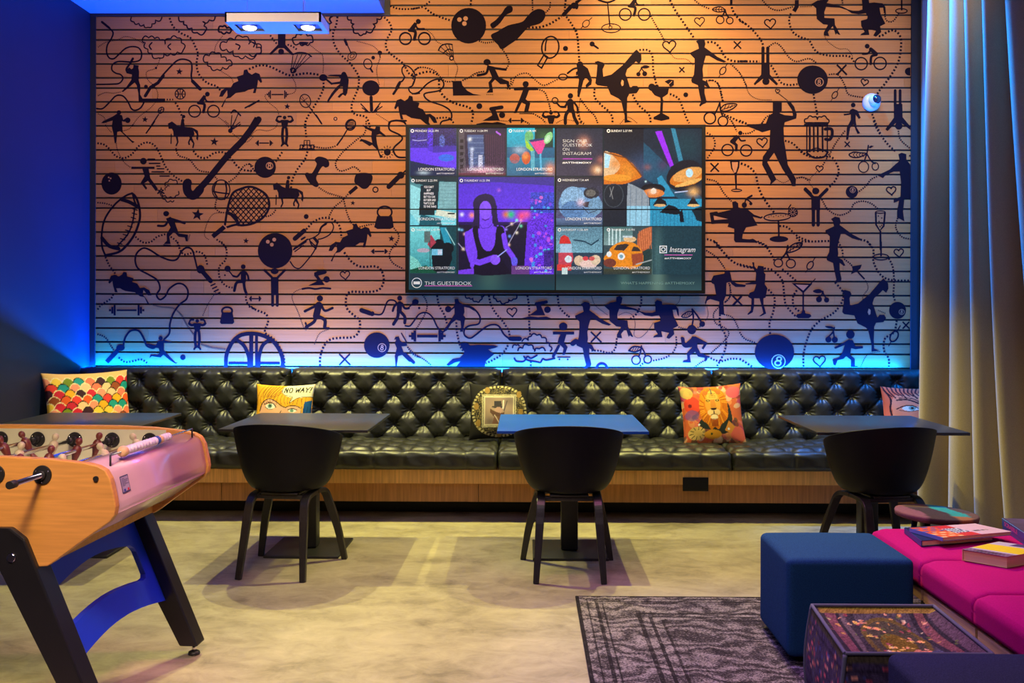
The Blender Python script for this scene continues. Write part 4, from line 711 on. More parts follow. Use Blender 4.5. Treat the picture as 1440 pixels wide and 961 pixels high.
# mug and bread on a tray
c.grad(782.5,319,848,356,(90,130,150),(120,170,190)); c.noise(783,319,848,356,.45,1); c.rect(782.5,356,848,386,(46,66,84)); c.line([(808,338),(822,340),(832,345),(842,338)],2,(30,60,80)); c.poly([(787,343),(789,334),(794,331),(800,334),(804,343)],(215,50,50)); c.rect(788,344,805,356,(170,200,225)); c.poly([(786,356),(806,356),(807,366),(804,372),(786,372)],(200,70,90)); c.ell(800,365,5,5,(215,230,240)); c.rect(784,372,804,381,(215,60,60)); c.rect(791,377,799,386,(200,220,220)); c.ell(815,367,7,7,(220,190,160)); c.ell(828,372,12,6,(235,200,190)); c.ell(838,366,7,7,(225,200,170)); c.ell(824,364,4,3,(220,70,80)); c.ell(833,364,4,3,(210,90,90)); c.rect(805,376,845,380,(90,110,130),.6)
# orange car
c.rect(849.5,319,917,386,(60,80,86)); c.grad(849.5,319,890,345,(70,110,110),(130,160,160)); [c.rect(856+k*5,322,858+k*5,345,(200,225,225)) for k in range(4)]; c.rect(900,340,917,386,(40,60,60)); c.poly([(896,345),(897,330),(905,322),(917,318),(917,340),(912,350),(902,355)],(190,100,60)); [c.line([(899+k*3,325-k),(901+k*3,350)],.7,(235,140,90)) for k in range(6)]
c.poly(catmull([(850,362),(856,356),(860,348),(872,341),(885,340),(896,345),(903,354),(905,366),(900,374),(888,378),(875,376),(862,376),(852,370)],5,True),(235,140,35)); c.poly([(863,352),(868,345),(881,343),(885,345),(878,353)],(60,50,50)); c.poly([(888,354),(891,347),(897,348),(902,354)],(60,50,50)); c.poly([(888,358),(904,356),(904,370),(890,374)],(160,75,50)); c.ell(858,370,9,6,(120,60,50)); c.ell(874,361,5,5,(235,240,240)); c.ell(874,361,2.5,2.5,(120,160,180)); c.ell(857,358,3.5,4,(235,240,240)); c.ell(886,337,9,4,(230,190,140)); c.rect(876,332,890,335,(200,215,220)); c.line([(895,372),(916,366)],1.4,(170,180,180)); c.grad(849.5,378,917,386,(70,70,50),(50,60,60))
# social tile
c.grad(918,319,988,386,(34,64,74),(30,60,72),True); c.soft(925,360,8,50,(90,130,130),.45)
for (x0,y0,x1,y1) in ((642.6,179,644.6,387),(711,179,712.8,248),(577,247.3,779,249),(577,317.3,644,319),(847.8,179,849.4,387),(782,317.3,988,319),(782,247,849,248.4)): c.rect(x0,y0,x1,y1,(22,38,46),.9)
scr_m=vcol_mat('screen_picture',rough=.22,emit=1.0,spec=.3)
ZOFF=TY+.004
XB=at(781.3,295,TY).x; ZB=at(781,294.6,TY).z
def screen(x0,x1,z0,z1):
    nx,nz=int((x1-x0)/(tx1-tx0)*640),int((z1-z0)/(tz1-tz0)*362)
    xs=np.linspace(x0,x1,nx); zz=np.linspace(z0,z1,nz); XX,ZZ=np.meshgrid(xs,zz)
    iu=np.clip((XX-tx0)/(tx1-tx0)*639,0,639).round().astype(int); iv=np.clip((tz1-ZZ)/(tz1-tz0)*361,0,361).round().astype(int)
    cols=c.A[iv,iu].reshape(-1,3)
    me=bpy.data.meshes.new('screen'); n=nx*nz; o0=ORG[tv]
    co=np.stack([XX.ravel()-o0.x,np.full(n,ZOFF-o0.y),ZZ.ravel()-o0.z],1)
    i=np.arange((nz-1)*(nx-1)); rr,cc=i//(nx-1),i%(nx-1); a=rr*nx+cc
    me.from_pydata(co.tolist(),[],np.stack([a,a+1,a+nx+1,a+nx],1).tolist()); me.materials.append(scr_m); setcol(me,cols)
    o=bpy.data.objects.new('screen',me); C.objects.link(o); o.parent=tv; ORG[o]=o0
    return o
c.noise(577,179,988,386,.16,1); c.noise(577,179,988,386,.12,3)
bz=.004
ix0,ix1,iz0,iz1=tx0+fr,tx1-fr,tz0+fr,tz1-fr*.9
scr={}
for kx,(a,b) in enumerate(((ix0,XB-bz),(XB+bz,ix1))):
    for kz,(p_,q_) in enumerate(((ZB+bz,iz1),(iz0,ZB-bz))):
        scr[kx,kz]=screen(a,b,p_,q_)
scr[0,0]['label']='upper left panel with purple room, night tower and cocktail pictures'; scr[1,0]['label']='upper right panel with copper lamp picture'; scr[0,1]['label']='lower left panel with woman in dark dress'; scr[1,1]['label']='lower right panel with orange car picture'
# lettering on the screens: sits on the glass of each panel
white_t=glow('screen_lettering',lin(205,214,222),.55); dim_t=glow('screen_lettering_dim',lin(92,128,128),.6); pink_t=glow('screen_underline',lin(214,90,200),.7)
tb={k:MB() for k in scr}
def put_text(s,px,py,hpx,k,m=0,wpx=None,shear=0,bold=0,align='LEFT'):
    p0=at(px,py,TY); p1=at(px,py-hpx,TY); size=(p1.z-p0.z)/.69
    vs,fs=text_polys(s,size,'LEFT',shear,1.0,bold)
    if not vs: return
    w=max(v.x for v in vs); sc=1
    if wpx: sc=(at(px+wpx,py,TY).x-p0.x)/w
    x0=p0.x - (w*sc if align=='RIGHT' else 0)
    M_=tb[k]; M_.m=m; M_.add([(x0+v.x*sc,ZOFF-.0015,p0.z+v.y) for v in vs],fs)
def put_ring(px,py,r,w,k,m=0,n=24):
    M_=tb[k]; M_.m=m; p0=at(px,py,TY); s_=(at(px+1,py,TY).x-p0.x)
    vs=[(p0.x+s_*(r-w/2)*math.cos(2*PI*i/n),ZOFF-.0015,p0.z+s_*(r-w/2)*math.sin(2*PI*i/n)) for i in range(n)]+[(p0.x+s_*(r+w/2)*math.cos(2*PI*i/n),ZOFF-.0015,p0.z+s_*(r+w/2)*math.sin(2*PI*i/n)) for i in range(n)]
    M_.add(vs,[(i,(i+1)%n,n+(i+1)%n,n+i) for i in range(n)])
def put_rect(x0,y0,x1,y1,k,m=0):
    a=at(x0,y0,TY); b=at(x1,y1,TY); M_=tb[k]; M_.m=m; M_.add([(a.x,ZOFF-.0014,a.z),(b.x,ZOFF-.0014,a.z),(b.x,ZOFF-.0014,b.z),(a.x,ZOFF-.0014,b.z)],[(0,1,2,3)])
for s,x,y,w,k in (('MONDAY 10.25 PM',583,185.6,33,(0,0)),('TUESDAY 11.04 PM',652,185.6,33,(0,0)),('TUESDAY 11.09 AM',721,185.6,32,(0,0)),('SUNDAY 5.25 PM',584,255.5,30,(0,0)),('THURSDAY 11.51 PM',652,255.5,36,(0,0)),('THURSDAY 6.48 PM',584,324.8,34,(0,1)),('SUNDAY 5.37 PM',859,185.6,29,(1,0)),('WEDNESDAY 7.34 AM',790,254.8,37,(1,0)),('SATURDAY 11.55 AM',790,324.8,36,(1,1)),('THURSDAY 7.55 PM',859,324.8,33,(1,1))):
    put_text(s,x+.5,y,3,k,0,w,0,0); put_ring(x-3.2,y-1.5,1.9,1.1,k)
for x,y,k in ((639,240,(0,0)),(708,240,(0,0)),(777,240,(0,0)),(639.5,310,(0,1)),(639.5,379,(0,1)),(776,379,(0,1)),(846,310,(1,1)),(846,379,(1,1)),(914,379,(1,1))):
    put_text('LONDON STRATFORD',x,y,3.9,k,0,None if 0 else 51,0,0,'RIGHT') if 0 else put_text('LONDON STRATFORD',x-51,y,3.9,k,0,51)
    put_text('#ATTHEMOXY',x-25,y+5,2,k,0,25)
for i,s in enumerate(('SIGN OUR','GUESTBOOK','ON','INSTAGRAM')): put_text(s,791,200.3+i*5.9,4.3,(1,0),0,(35,42,9.5,40)[i],0,-.0006)
put_text('#ATTHEMOXY',791,230,2.4,(1,0),0,41,0,.0004)
put_text('THE GUESTBOOK',597,401,5,(0,1),0,66,0,-.0004); put_rect(597,401.8,664,402.6,(0,1),2); put_ring(586,398,6.8,1,(0,1)); put_rect(581.5,396,590.5,400,(0,1)); 
put_text('Instagram',941,354.5,7.2,(1,1),0,37,.3,0); put_rect(934,358.4,974,359.1,(1,1),2); put_text('#ATTHEMOXY',934.5,364.5,2.2,(1,1),0,38,0,.0003)
for a in ((927.5,345.7,938,346.9),(927.5,355,938,356.2),(927.5,345.7,928.7,356.2),(936.8,345.7,938,356.2)): put_rect(*a,(1,1))
put_ring(932.8,351,2.6,1.1,(1,1)); put_text("WHAT'S HAPPENING #ATTHEMOXY",873,400,3.6,(1,1),1,104)
for i,(s,w) in enumerate((("YOU CAN'T",14),('BUY',6),('HAPPINESS',14),('BUT YOU CAN',16),('BUY BEER AND',17),("THAT'S CLOSE",15),('TO THIS THING',18))): put_text(s,596+(4 if i==1 else 0)-i*.1,264.5+i*4.6,3,(0,0),0,w,.1,.0004)
for k,M_ in tb.items():
    M_.build('lettering',[white_t,dim_t,pink_t],scr[k])
# ================================================================ BANQUETTE
leather=None
m,n,p=nt('black_leather'); leather=m
p.inputs['Base Color'].default_value=(.014,.0145,.013,1); p.inputs['Roughness'].default_value=.36; p.inputs['Specular IOR Level'].default_value=.62
tc=n.nodes.new('ShaderNodeTexCoord'); v=n.nodes.new('ShaderNodeTexVoronoi'); v.inputs['Scale'].default_value=260; link(n,tc.outputs['Object'],v.inputs['Vector'])
no=n.nodes.new('ShaderNodeTexNoise'); no.inputs['Scale'].default_value=14; no.inputs['Detail'].default_value=4; link(n,tc.outputs['Object'],no.inputs['Vector'])
ad=n.nodes.new('ShaderNodeMath'); ad.operation='MULTIPLY_ADD'; link(n,no.outputs['Fac'],ad.inputs[0]); ad.inputs[1].default_value=5; link(n,v.outputs['Distance'],ad.inputs[2])
bp=n.nodes.new('ShaderNodeBump'); bp.inputs['Strength'].default_value=.22; bp.inputs['Distance'].default_value=.002; link(n,ad.outputs[0],bp.inputs['Height']); link(n,bp.outputs['Normal'],p.inputs['Normal'])
mr=n.nodes.new('ShaderNodeMapRange'); mr.inputs['To Min'].default_value=.30; mr.inputs['To Max'].default_value=.52; link(n,no.outputs['Fac'],mr.inputs['Value']); link(n,mr.outputs['Result'],p.inputs['Roughness'])
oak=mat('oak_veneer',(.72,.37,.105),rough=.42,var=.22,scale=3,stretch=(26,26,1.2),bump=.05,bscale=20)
kick=mat('black_kick',(.008,.008,.009),rough=.6)
BX0,BX1=XL+.004,XR-.02
bench=thing('banquette',((BX0+BX1)/2,6.9,0),'long built-in bench with tufted black leather cushions and an oak veneer base','bench')
SY=6.43; SH=.47; BT=at(600,518,7.24).z
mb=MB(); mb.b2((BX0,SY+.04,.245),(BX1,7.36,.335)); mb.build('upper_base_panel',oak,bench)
mb=MB()
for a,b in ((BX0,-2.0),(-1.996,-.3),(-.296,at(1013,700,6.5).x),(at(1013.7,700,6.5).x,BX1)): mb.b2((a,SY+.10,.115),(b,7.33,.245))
mb.build('lower_base_panel',mat('shaded_oak_veneer',(.40,.17,.055),rough=.42,var=.22,scale=3,stretch=(26,26,1.2)),bench)  # shade of the recess put into a darker copy of the oak
mb=MB(); mb.b2((BX0,SY+.34,0),(BX1,7.3,.115)); mb.build('kick_plate',kick,bench)
a=at(960,671.5,SY+.04); b=at(996,691,SY+.04)
mb=MB(); mb.box(((a.x+b.x)/2,SY+.036,(a.z+b.z)/2),(b.x-a.x,.008,a.z-b.z),.002); mb.b2((a.x+.012,SY+.03,b.z+.015),(b.x-.012,SY+.033,a.z-.015)); o=mb.build('socket_plate',black_plastic,bench); o['label']='small black socket plate set in the oak base'
def tuft(u,v,du,dv,dep,u0,v0):
    """quilting depth at (u,v): diagonal pleats through a staggered grid of buttons"""
    a=((u-u0)/du+(v-v0)/dv)/2; b=((u-u0)/du-(v-v0)/dv)/2
    da=abs(a-round(a)); db=abs(b-round(b))
    f=lambda d:1-math.exp(-(d/.05)) 
    ba,bb=a-round(a),b-round(b); r=math.hypot(ba,bb)
    g=1-math.exp(-(r/.30)**1.5)
    wr=.5+.5*math.cos(math.atan2(bb,ba)*10+a*2)            # small gathered creases round the button
    return dep*(.26*min(f(da),f(db))+.74*g - .30*wr*math.exp(-((r-.16)/.13)**2))
DU=.217; DV=at(600,535.5,7.17).z-at(600,556,7.17).z
zr0=at(600,535.5,7.17).z
seams=[at(x,535,7.2).x for x in (407,705.5,1003.5)]; secs=[BX0]+seams+[BX1]
btn=None; btn_m=mat('leather_button',(.05,.05,.045),rough=.25,spec=.8)
def back_y(z,t=0): return 7.13+.10*(z-.42)/.55
for si in range(4):
    x0,x1=secs[si]+.004,secs[si+1]-.004
    if si==0: u0=at(317.5,535,7.17).x
    elif si==1: u0=at(449,535,7.17).x
    elif si==2: u0=at(749,535,7.17).x
    else: u0=at(1050,535,7.17).x
    z0,z1=.40,BT; nx=int((x1-x0)/.007); nz=int((z1-z0)/.007)+14
    vs=[];
    T0=.055
    for j in range(nz+1):
        for i in range(nx+1):
            x=x0+(x1-x0)*i/nx; t=j/nz; z=z0+(z1-z0)*t
            ex=min(1,(min(i,nx-i)*(x1-x0)/nx)/.05); ez=min(1,((1-t)*(z1-z0))/.05)
            rnd=math.sqrt(max(0,1-(1-ex)**2))*math.sqrt(max(0,1-(1-ez)**2))
            amp=min(1,((min(i,nx-i)*(x1-x0)/nx))/.07)*min(1,.55+((1-t)*(z1-z0))/.12)
            h=T0*.35*rnd + amp*tuft(x,z,DU/2,DV,.046,u0,zr0)*rnd + (1-amp)*.035*rnd
            zz=z-(.012*(1-ex)*t if ez<1 else 0)
            vs.append((x,back_y(z)+.05-h-.02*rnd,zz))
    W_=nx+1
    fs=[(j*W_+i,j*W_+i+1,(j+1)*W_+i+1,(j+1)*W_+i) for j in range(nz) for i in range(nx)]
    k=len(vs)
    yb=7.33
    # top and rear faces close the cushion
    vs+=[(x0,yb,z0),(x1,yb,z0),(x1,yb,z1-.01),(x0,yb,z1-.01)]
    top=[nz*W_+i for i in range(W_)]
    fs+=[tuple(top)+(k+2,k+3), (k,k+1,k+2,k+3)]
    fs+=[tuple(j*W_ for j in range(nz+1))+(k+3,k), tuple(j*W_+nx for j in range(nz+1))+(k+2,k+1)]
    mb=MB(); mb.add(vs,fs,True)
    for q in (-1,-2,-3,-4): mb.sm[q]=False
    bc=mb.build('back_cushion',leather,bench)
    bm_=MB().ball((0,0,0),.0085,(1,.5,1),10)
    for row in range(0,5):
        z=zr0-row*DV
        if z<.5: continue
        off=0 if row%2==0 else DU/2
        kk=int((x0-u0)/DU)-2
        while u0+kk*DU+off<x1-.06:
            x=u0+kk*DU+off; kk+=1
            if x<x0+.06: continue
            if btn is None:
                btn=bm_.build('button',btn_m,bc); b_=btn
            else:
                b_=btn.copy(); C.objects.link(b_); b_.parent=bc
            b_.location=Vector((x,back_y(z)+.048-.004,z))-ORG[bench]
ss=[at(x,640,6.45).x for x in (350,699.5,1030)]; secs=[BX0]+ss+[BX1]
for si in range(4):
    x0,x1=secs[si]+.004,secs[si+1]-.004; nx=int((x1-x0)/.012)
    # profile round the cushion from the bottom front edge over the nose and back along the top
    prof=[(SY+.025,.337),(SY+.008,.345),(SY,.36)]+[(SY-.002,.36+.06*k/7) for k in range(1,8)]
    prof+=[(SY+.045-.047*math.cos(PI/2*k/8),.42+.043*math.sin(PI/2*k/8)) for k in range(1,9)]
    prof+=[(SY+.045+(7.19-SY-.045)*k/60,.463-.006*k/60) for k in range(1,61)]
    vs=[]; L=0; u0=x0+.1; du=(x1-x0)/round((x1-x0)/.2); m0=len(prof)
    for j,(y,z) in enumerate(prof):
        for i in range(nx+1):
            x=x0+(x1-x0)*i/nx; ed=min(i,nx-i)*(x1-x0)/nx; ex=min(1,ed/.03)
            e=math.sqrt(max(0,1-(1-ex)**2)); 
            dx_=abs(((x-x0)/du)-round((x-x0)/du)); 
            front=max(0,min(1,(.47-z)/.1)) if y<SY+.05 else 0
            h=0
            if y>SY+.09: h=-.028+tuft(x,y,du/2,.105,.040,x0+du/2 if 0 else x0,SY+.15)*1.0*min(1,(y-SY-.09)/.05)-.0*1
            cr=-.012*math.exp(-dx_/.06)*(1 if ed>.03 and y<SY+.12 else 0)
            zz=z+(h if y>SY+.09 else (-.024*max(0,(y-SY-.045)/.045) if y>SY+.045 else 0))*e - .02*(1-e) + (cr if y>SY+.02 else 0)
            yy=y+(.02*(1-e) if y<SY+.05 else 0)-(cr if y<SY+.03 else 0)+ (.004*math.sin(x*31+z*40) if y<SY+.01 else 0)
            if z<.37: zz=z
            vs.append((x,yy,zz))
    W_=nx+1; fs=[(j*W_+i,j*W_+i+1,(j+1)*W_+i+1,(j+1)*W_+i) for j in range(m0-1) for i in range(nx)]
    k=len(vs); vs+=[(x0,7.19,.337),(x1,7.19,.337)]
    fs+=[tuple(i for i in range(W_))+(k+1,k), tuple((m0-1)*W_+i for i in range(W_))+(k+1,k), tuple(j*W_ for j in range(m0))+(k,), tuple(j*W_+nx for j in range(m0))+(k+1,)]
    mb=MB(); mb.add(vs,fs,True)
    for q in (-1,-2,-3,-4): mb.sm[q]=False
    mb.build('seat_cushion',leather,bench)
# ================================================================ SCATTER CUSHIONS
def pillow(name,w,h,T_,canvas,loc,rz,lean,label,roll=0,pinch=.07,n=112,back=(.1,.1,.1),rough=.75):
    """canvas covers u 0..1 (left to right) and v 0..1 (top to bottom)"""
    vs=[];cols=[]; ny=int(n*h/w)
    cy,cx=canvas.shape[:2]
    for side in (1,-1):
        for j in range(ny+1):
            for i in range(n+1):
                u=-1+2*i/n; v=-1+2*j/ny
                x=w/2*u*(1-pinch*(1-abs(v)**2.2)); z=h/2*v*(1-pinch*(1-abs(u)**2.2))
                t=((1-u*u)*(1-v*v))
                y=-side*(T_/2*max(t,0)**.42 + .0015*math.sin(9*u+3*v)*math.sin(7*v))
                vs.append((x,y,z))
                if side==1:
                    cols.append(canvas[min(cy-1,int((1-(v+1)/2)*(cy-1)+.5)),min(cx-1,int((u+1)/2*(cx-1)+.5))])
                else: cols.append(back)
    W_=n+1; K=(ny+1)*W_
    fs=[(j*W_+i,j*W_+i+1,(j+1)*W_+i+1,(j+1)*W_+i) for j in range(ny) for i in range(n)]
    fs+=[(K+a,K+d,K+c_,K+b) for a,b,c_,d in fs]
    # join the two shells along the seam
    loop=[i for i in range(W_)]+[j*W_+n for j in range(1,ny+1)]+[ny*W_+i for i in range(n-1,-1,-1)]+[j*W_ for j in range(ny-1,0,-1)]
    fs+=[(loop[q],K+loop[q],K+loop[(q+1)%len(loop)],loop[(q+1)%len(loop)]) for q in range(len(loop))]
    R_=Matrix.Rotation(rz,3,'Z')@Matrix.Rotation(lean,3,'X')@Matrix.Rotation(roll,3,'Y')
    V=[R_@Vector(v) for v in vs]
    mb=MB(); mb.add([v+Vector(loc) for v in V],fs,True)
    return tag(mb.build(name,vcol_mat('printed_'+name,rough=rough,bump=.25,bscale=500),None,org=loc,colors=cols),label,'cushion')
# 1: scallop pattern
cv=Canvas(0,0,122,80,366,240,(240,190,120))
pal=[(236,92,32),(245,175,30),(250,205,70),(214,30,60),(20,150,145),(20,90,50),(60,20,40),(246,150,120),(240,200,150),(120,140,30),(100,30,90),(240,120,90),(150,70,30),(235,60,50)]
rr_=random.Random(11)
for j in range(12):
    y=10+j*7.2; 
    for i in range(-1,9):
        x=i*15.5+(7.7 if j%2 else 0)+rr_.uniform(-1,1); q=rr_.choice(pal); cv.ell(x,y+6,9.3,10.5,(30,14,20) if rr_.random()<.5 else (250,225,170)); cv.ell(x,y+6.8,8.5,10.2,q); 
art1=cv.A
pillow('scallop_cushion',.60,.50,.15,art1,(-3.03,6.86,.70),math.radians(46),math.radians(-14),'cushion with a rainbow scallop pattern at the left end of the bench')
# 2: comic print
def comic(n=300,red=False):
    cv=Canvas(0,0,100,125 if not red else 150,n,n,(248,180,40) if not red else (242,110,70))
    line=(40,12,20)
    if not red:
        cv.poly([(12,125),(8,62),(12,42),(24,33),(35,36),(46,50),(58,52),(70,49),(82,52),(86,125)],(250,190,150))
        for k in range(15):
            x=3+k*6.2; cv.line([(x+14,3),(x+4,18),(x-1,34),(x-1+3*math.sin(k),46)],.9,(150,70,15),.9,True)
        for k in range(8): cv.line([(22+k*5,4),(14+k*4.4,20),(13+k*3,30)],1.4,(90,40,20),.7,True)
        cv.line([(8,60),(13,42),(24,33),(36,38),(48,49),(56,53)],1.8,line,1,True); cv.line([(56,53),(62,49),(74,49),(82,54)],1.6,line,1,True)
        cv.ell(28,50,9,6,(245,245,235)); cv.ell(27,49,4,5,(110,160,140)); cv.ell(27,49,1.8,2.2,line); cv.line([(16,46),(24,42),(33,44),(38,52)],2,line,1,True); cv.line([(18,51),(24,56),(32,57)],1,line,1,True); [cv.line([(18+k*4,45-k),(14+k*4,40-k)],.9,line) for k in range(4)]
        cv.ell(68,60,7,4,(245,245,235)); cv.ell(67,60,3,3.5,(110,160,140)); cv.line([(60,58),(68,55),(76,58)],1.8,line,1,True)
        cv.line([(48,60),(44,76),(50,78)],1.2,line,1,True); cv.poly(catmull([(36,86),(46,83),(52,85),(60,83),(66,87),(52,93)],4,True),(205,30,40))
        cv.poly([(88,40),(100,36),(100,100),(82,100)],(20,90,150)); [cv.line([(84+k*5,50),(80+k*5,98)],.8,(10,50,100)) for k in range(4)]
        cv.ell(74,14,28,17,(246,240,205)); cv.poly([(66,26),(78,27),(62,42)],(246,240,205)); cv.rect(76,0,100,30,(246,240,205)); cv.line([(48,8),(47,16),(52,24),(66,29),(62,42),(78,30),(100,29)],1,line,1,True)
        def L(x,pts): 
            for P in pts: cv.line([(x+a*.85,18-b*1.05+a*0) for a,b in P],1.9,(15,12,14))
        L(51,[[(0,0),(2,10)],[(2,10),(5,0)],[(5,0),(7,10)]]); L(59,[[(2,0),(0,5),(2,10),(5,10),(7,5),(5,0),(2,0)]])
        L(69.5,[[(1,10),(2,0),(5,7),(7,0),(9,10)]]); L(78,[[(0,0),(5,10),(7,0)],[(2,4),(6,4)]]); L(86,[[(1,10),(4,5),(9,10)],[(4,5),(3,0)]]); L(94,[[(3,10),(1,3)],[(0,0),(.5,-.5)]])
    else:
        cv.poly([(14,150),(12,40),(20,22),(100,12),(100,150)],(250,150,110))
        for k in range(15): cv.line([(2+k*7,0),(6+k*6,14),(14+k*6,26+4*math.sin(k*2))],2.6,(70,12,20),1,True)
        cv.line([(14,100),(10,60),(12,34),(4,10)],3,(40,10,20),1,True); cv.line([(22,36),(40,34),(58,44),(66,50)],3.6,line,1,True); cv.line([(26,30),(46,30),(62,42)],2,line,1,True)
        cv.ell(44,58,15,7,(240,240,230)); cv.ell(46,57,6,6.5,(130,180,170)); cv.ell(46,57,2.6,3,line); cv.line([(20,60),(32,52),(46,50),(60,60)],2.4,line,1,True); cv.line([(24,63),(40,66),(58,62)],1.6,line,1,True); cv.line([(74,60),(84,54),(94,58)],2,line,1,True); cv.line([(40,96),(54,92),(70,98)],3,(190,20,40),1,True); cv.line([(66,64),(70,80),(62,84)],1.4,line,1,True)
    return cv.A
pillow('comic_cushion',.42,.42,.13,comic(),(at(399,560,6.97).x,6.985,.645),0,math.radians(-15),'cushion with a yellow-haired comic face and a NO WAY! speech bubble')
pillow('red_comic_cushion',.42,.42,.13,comic(red=True),(at(1285,570,6.97).x,6.985,.64),math.radians(-8),math.radians(-15),'cushion with a red-haired comic eye, half hidden by the curtain')
# 3: baroque frame print
cv=Canvas(-50,-50,50,50,330,330,(16,14,16))
R_=np.hypot(cv.X,cv.Y); sq=np.maximum(abs(cv.X),abs(cv.Y)); ang=np.arctan2(cv.Y,cv.X)
pat=np.sin(cv.X*.95+2.6*np.sin(cv.Y*.62))*np.sin(cv.Y*1.0+2.6*np.sin(cv.X*.57)+1)+.5*np.sin(ang*30)*np.sin(R_*1.3)
cv.put((R_<48.5)&(pat>.06),(104,94,66)); cv.put((R_<48.5)&(pat>.72),(150,130,78)); cv.put((R_>44)&(R_<48)&(np.sin(ang*46)>0),(190,178,130))
for x,y in ((-40,-8),(34,-30),(38,2),(-36,22),(0,42),(-20,-38)): cv.put(np.hypot((cv.X-x)/1.1,(cv.Y-y)/1.6)<4,(150,118,60))
cv.rect(-30,-31,30,31,(20,16,16)); cv.put((sq<30)&(sq>27)&(np.sin(cv.X*2.2)*np.sin(cv.Y*2.2)>-.1),(220,210,175)); cv.rect(-26.5,-26.5,26.5,26.5,(225,215,185)); cv.rect(-25,-25,25,25,(150,128,120)); cv.soft(0,0,22,22,(190,160,140),.7); cv.soft(-16,20,12,10,(90,76,76),.7); cv.soft(18,-18,14,10,(110,96,100),.6)
cv.poly([(-9,-18),(-8,-6),(5,-6),(4,-18)],(60,56,62)); cv.ell(-2,-7,11,2.4,(70,62,66)); cv.ell(-1,0,6.5,7,(190,150,140)); cv.line([(8,-19),(7,-4)],2,(235,225,215)); cv.line([(14,-18),(9,0)],2,(90,80,84)); cv.poly([(-16,-4),(-8,1),(3,5),(10,2),(9,8),(0,12),(-10,10),(-15,4)],(96,66,58)); cv.poly([(-12,25),(-8,10),(4,12),(10,10),(16,25)],(120,84,72)); cv.line([(-8,8),(-4,14),(2,25)],1.4,(220,200,190))
pillow('ornate_frame_cushion',.425,.40,.13,cv.A,(at(702,586,6.93).x,6.93,.667),0,math.radians(-13),'black cushion printed with an ornate round gold frame and a top-hatted figure',back=(.01,.01,.01))
# 4: lion print
cv=Canvas(0,0,100,100,330,330,(226,110,60))
r4=random.Random(4)
for _ in range(150):
    cv.ell(r4.uniform(0,100),r4.uniform(0,100),r4.uniform(2,9),r4.uniform(2,7),r4.choice([(230,90,70),(240,130,110),(236,190,130),(150,40,60),(200,60,110),(90,60,60),(245,160,90),(240,200,160),(70,80,60)]),.75,r4.uniform(0,3))
cv.ell(16,33,13,15,(236,70,50)); cv.ell(12,34,3,3,(120,20,30)); cv.ell(86,14,12,10,(240,100,110)); cv.ell(88,84,13,12,(240,110,90)); cv.ell(14,50,11,9,(110,90,160),.7); cv.ell(10,12,10,10,(225,200,110),.7); cv.ell(20,80,14,11,(228,190,110)); [cv.line([(22+8*math.cos(t),80+6*math.sin(t)),(22+14*math.cos(t),80+11*math.sin(t))],1.2,(50,40,30)) for t in [k*.6 for k in range(11)]]
cv.poly(catmull([(26,60),(70,30),(80,50),(78,70),(66,84),(50,78),(30,72)],5,True),(40,46,44)); cv.ell(46,84,14,8,(235,160,40)); cv.ell(44,83,2,2,(60,70,30)); cv.poly([(66,78),(74,62),(84,72),(76,84)],(230,150,60))
mane=[(50,2),(62,5),(70,14),(74,28),(75,44),(72,58),(62,67),(56,76),(50,72),(44,76),(38,66),(29,57),(27,42),(28,26),(32,12),(40,4)]
cv.poly(catmull(mane,5,True),(232,130,14))
for k in range(60):
    t=2*PI*k/60; a=(50+16*math.cos(t),36+20*math.sin(t)); b=(51+24*math.cos(t+.12),38+33*math.sin(t+.12)); cv.line([a,b],1.1,r4.choice([(190,80,10),(250,170,30),(255,190,60),(170,70,14)]),.8)
cv.ell(50,32,13,20,(240,165,60)); cv.ell(50,20,9,12,(244,185,80)); cv.ell(40,12,4,4,(200,110,40)); cv.ell(61,12,4,4,(200,110,40)); cv.ell(42.5,26,3.4,2,(60,30,10)); cv.ell(58,26,3.4,2,(60,30,10)); cv.ell(42.5,26,1.6,1.4,(220,190,90)); cv.ell(58,26,1.6,1.4,(220,190,90)); cv.poly([(46.5,24),(54,24),(55,38),(46,38)],(225,140,50)); cv.poly([(45,39),(56,39),(53,44),(50.5,46),(48,44)],(60,26,20)); cv.ell(45.5,47,6,5,(248,205,140)); cv.ell(55.5,47,6,5,(248,205,140)); cv.line([(50.5,45),(50.5,49),(45,51)],1,(60,26,20)); cv.line([(50.5,49),(56,51)],1,(60,26,20)); cv.ell(50.5,55,6,4,(250,225,180)); [cv.line([(44+k*1.4,58),(46+k*1,70)],1.1,(150,60,20),.8) for k in range(10)]; cv.line([(49,4),(50,14)],2,(90,100,90)); [cv.ell(46+k%5*2.2,14+k//5*3,.7,.7,(150,80,20)) for k in range(15)]
cv.ell(24,66,2,2,(245,240,240)); cv.ell(73,76,2,2,(245,240,240))
pillow('lion_cushion',.44,.43,.14,cv.A,(at(1001,585,6.93).x,6.92,.648),0,math.radians(-13),'cushion printed with a lion face among flowers',roll=math.radians(-3.5),back=(.05,.03,.1))
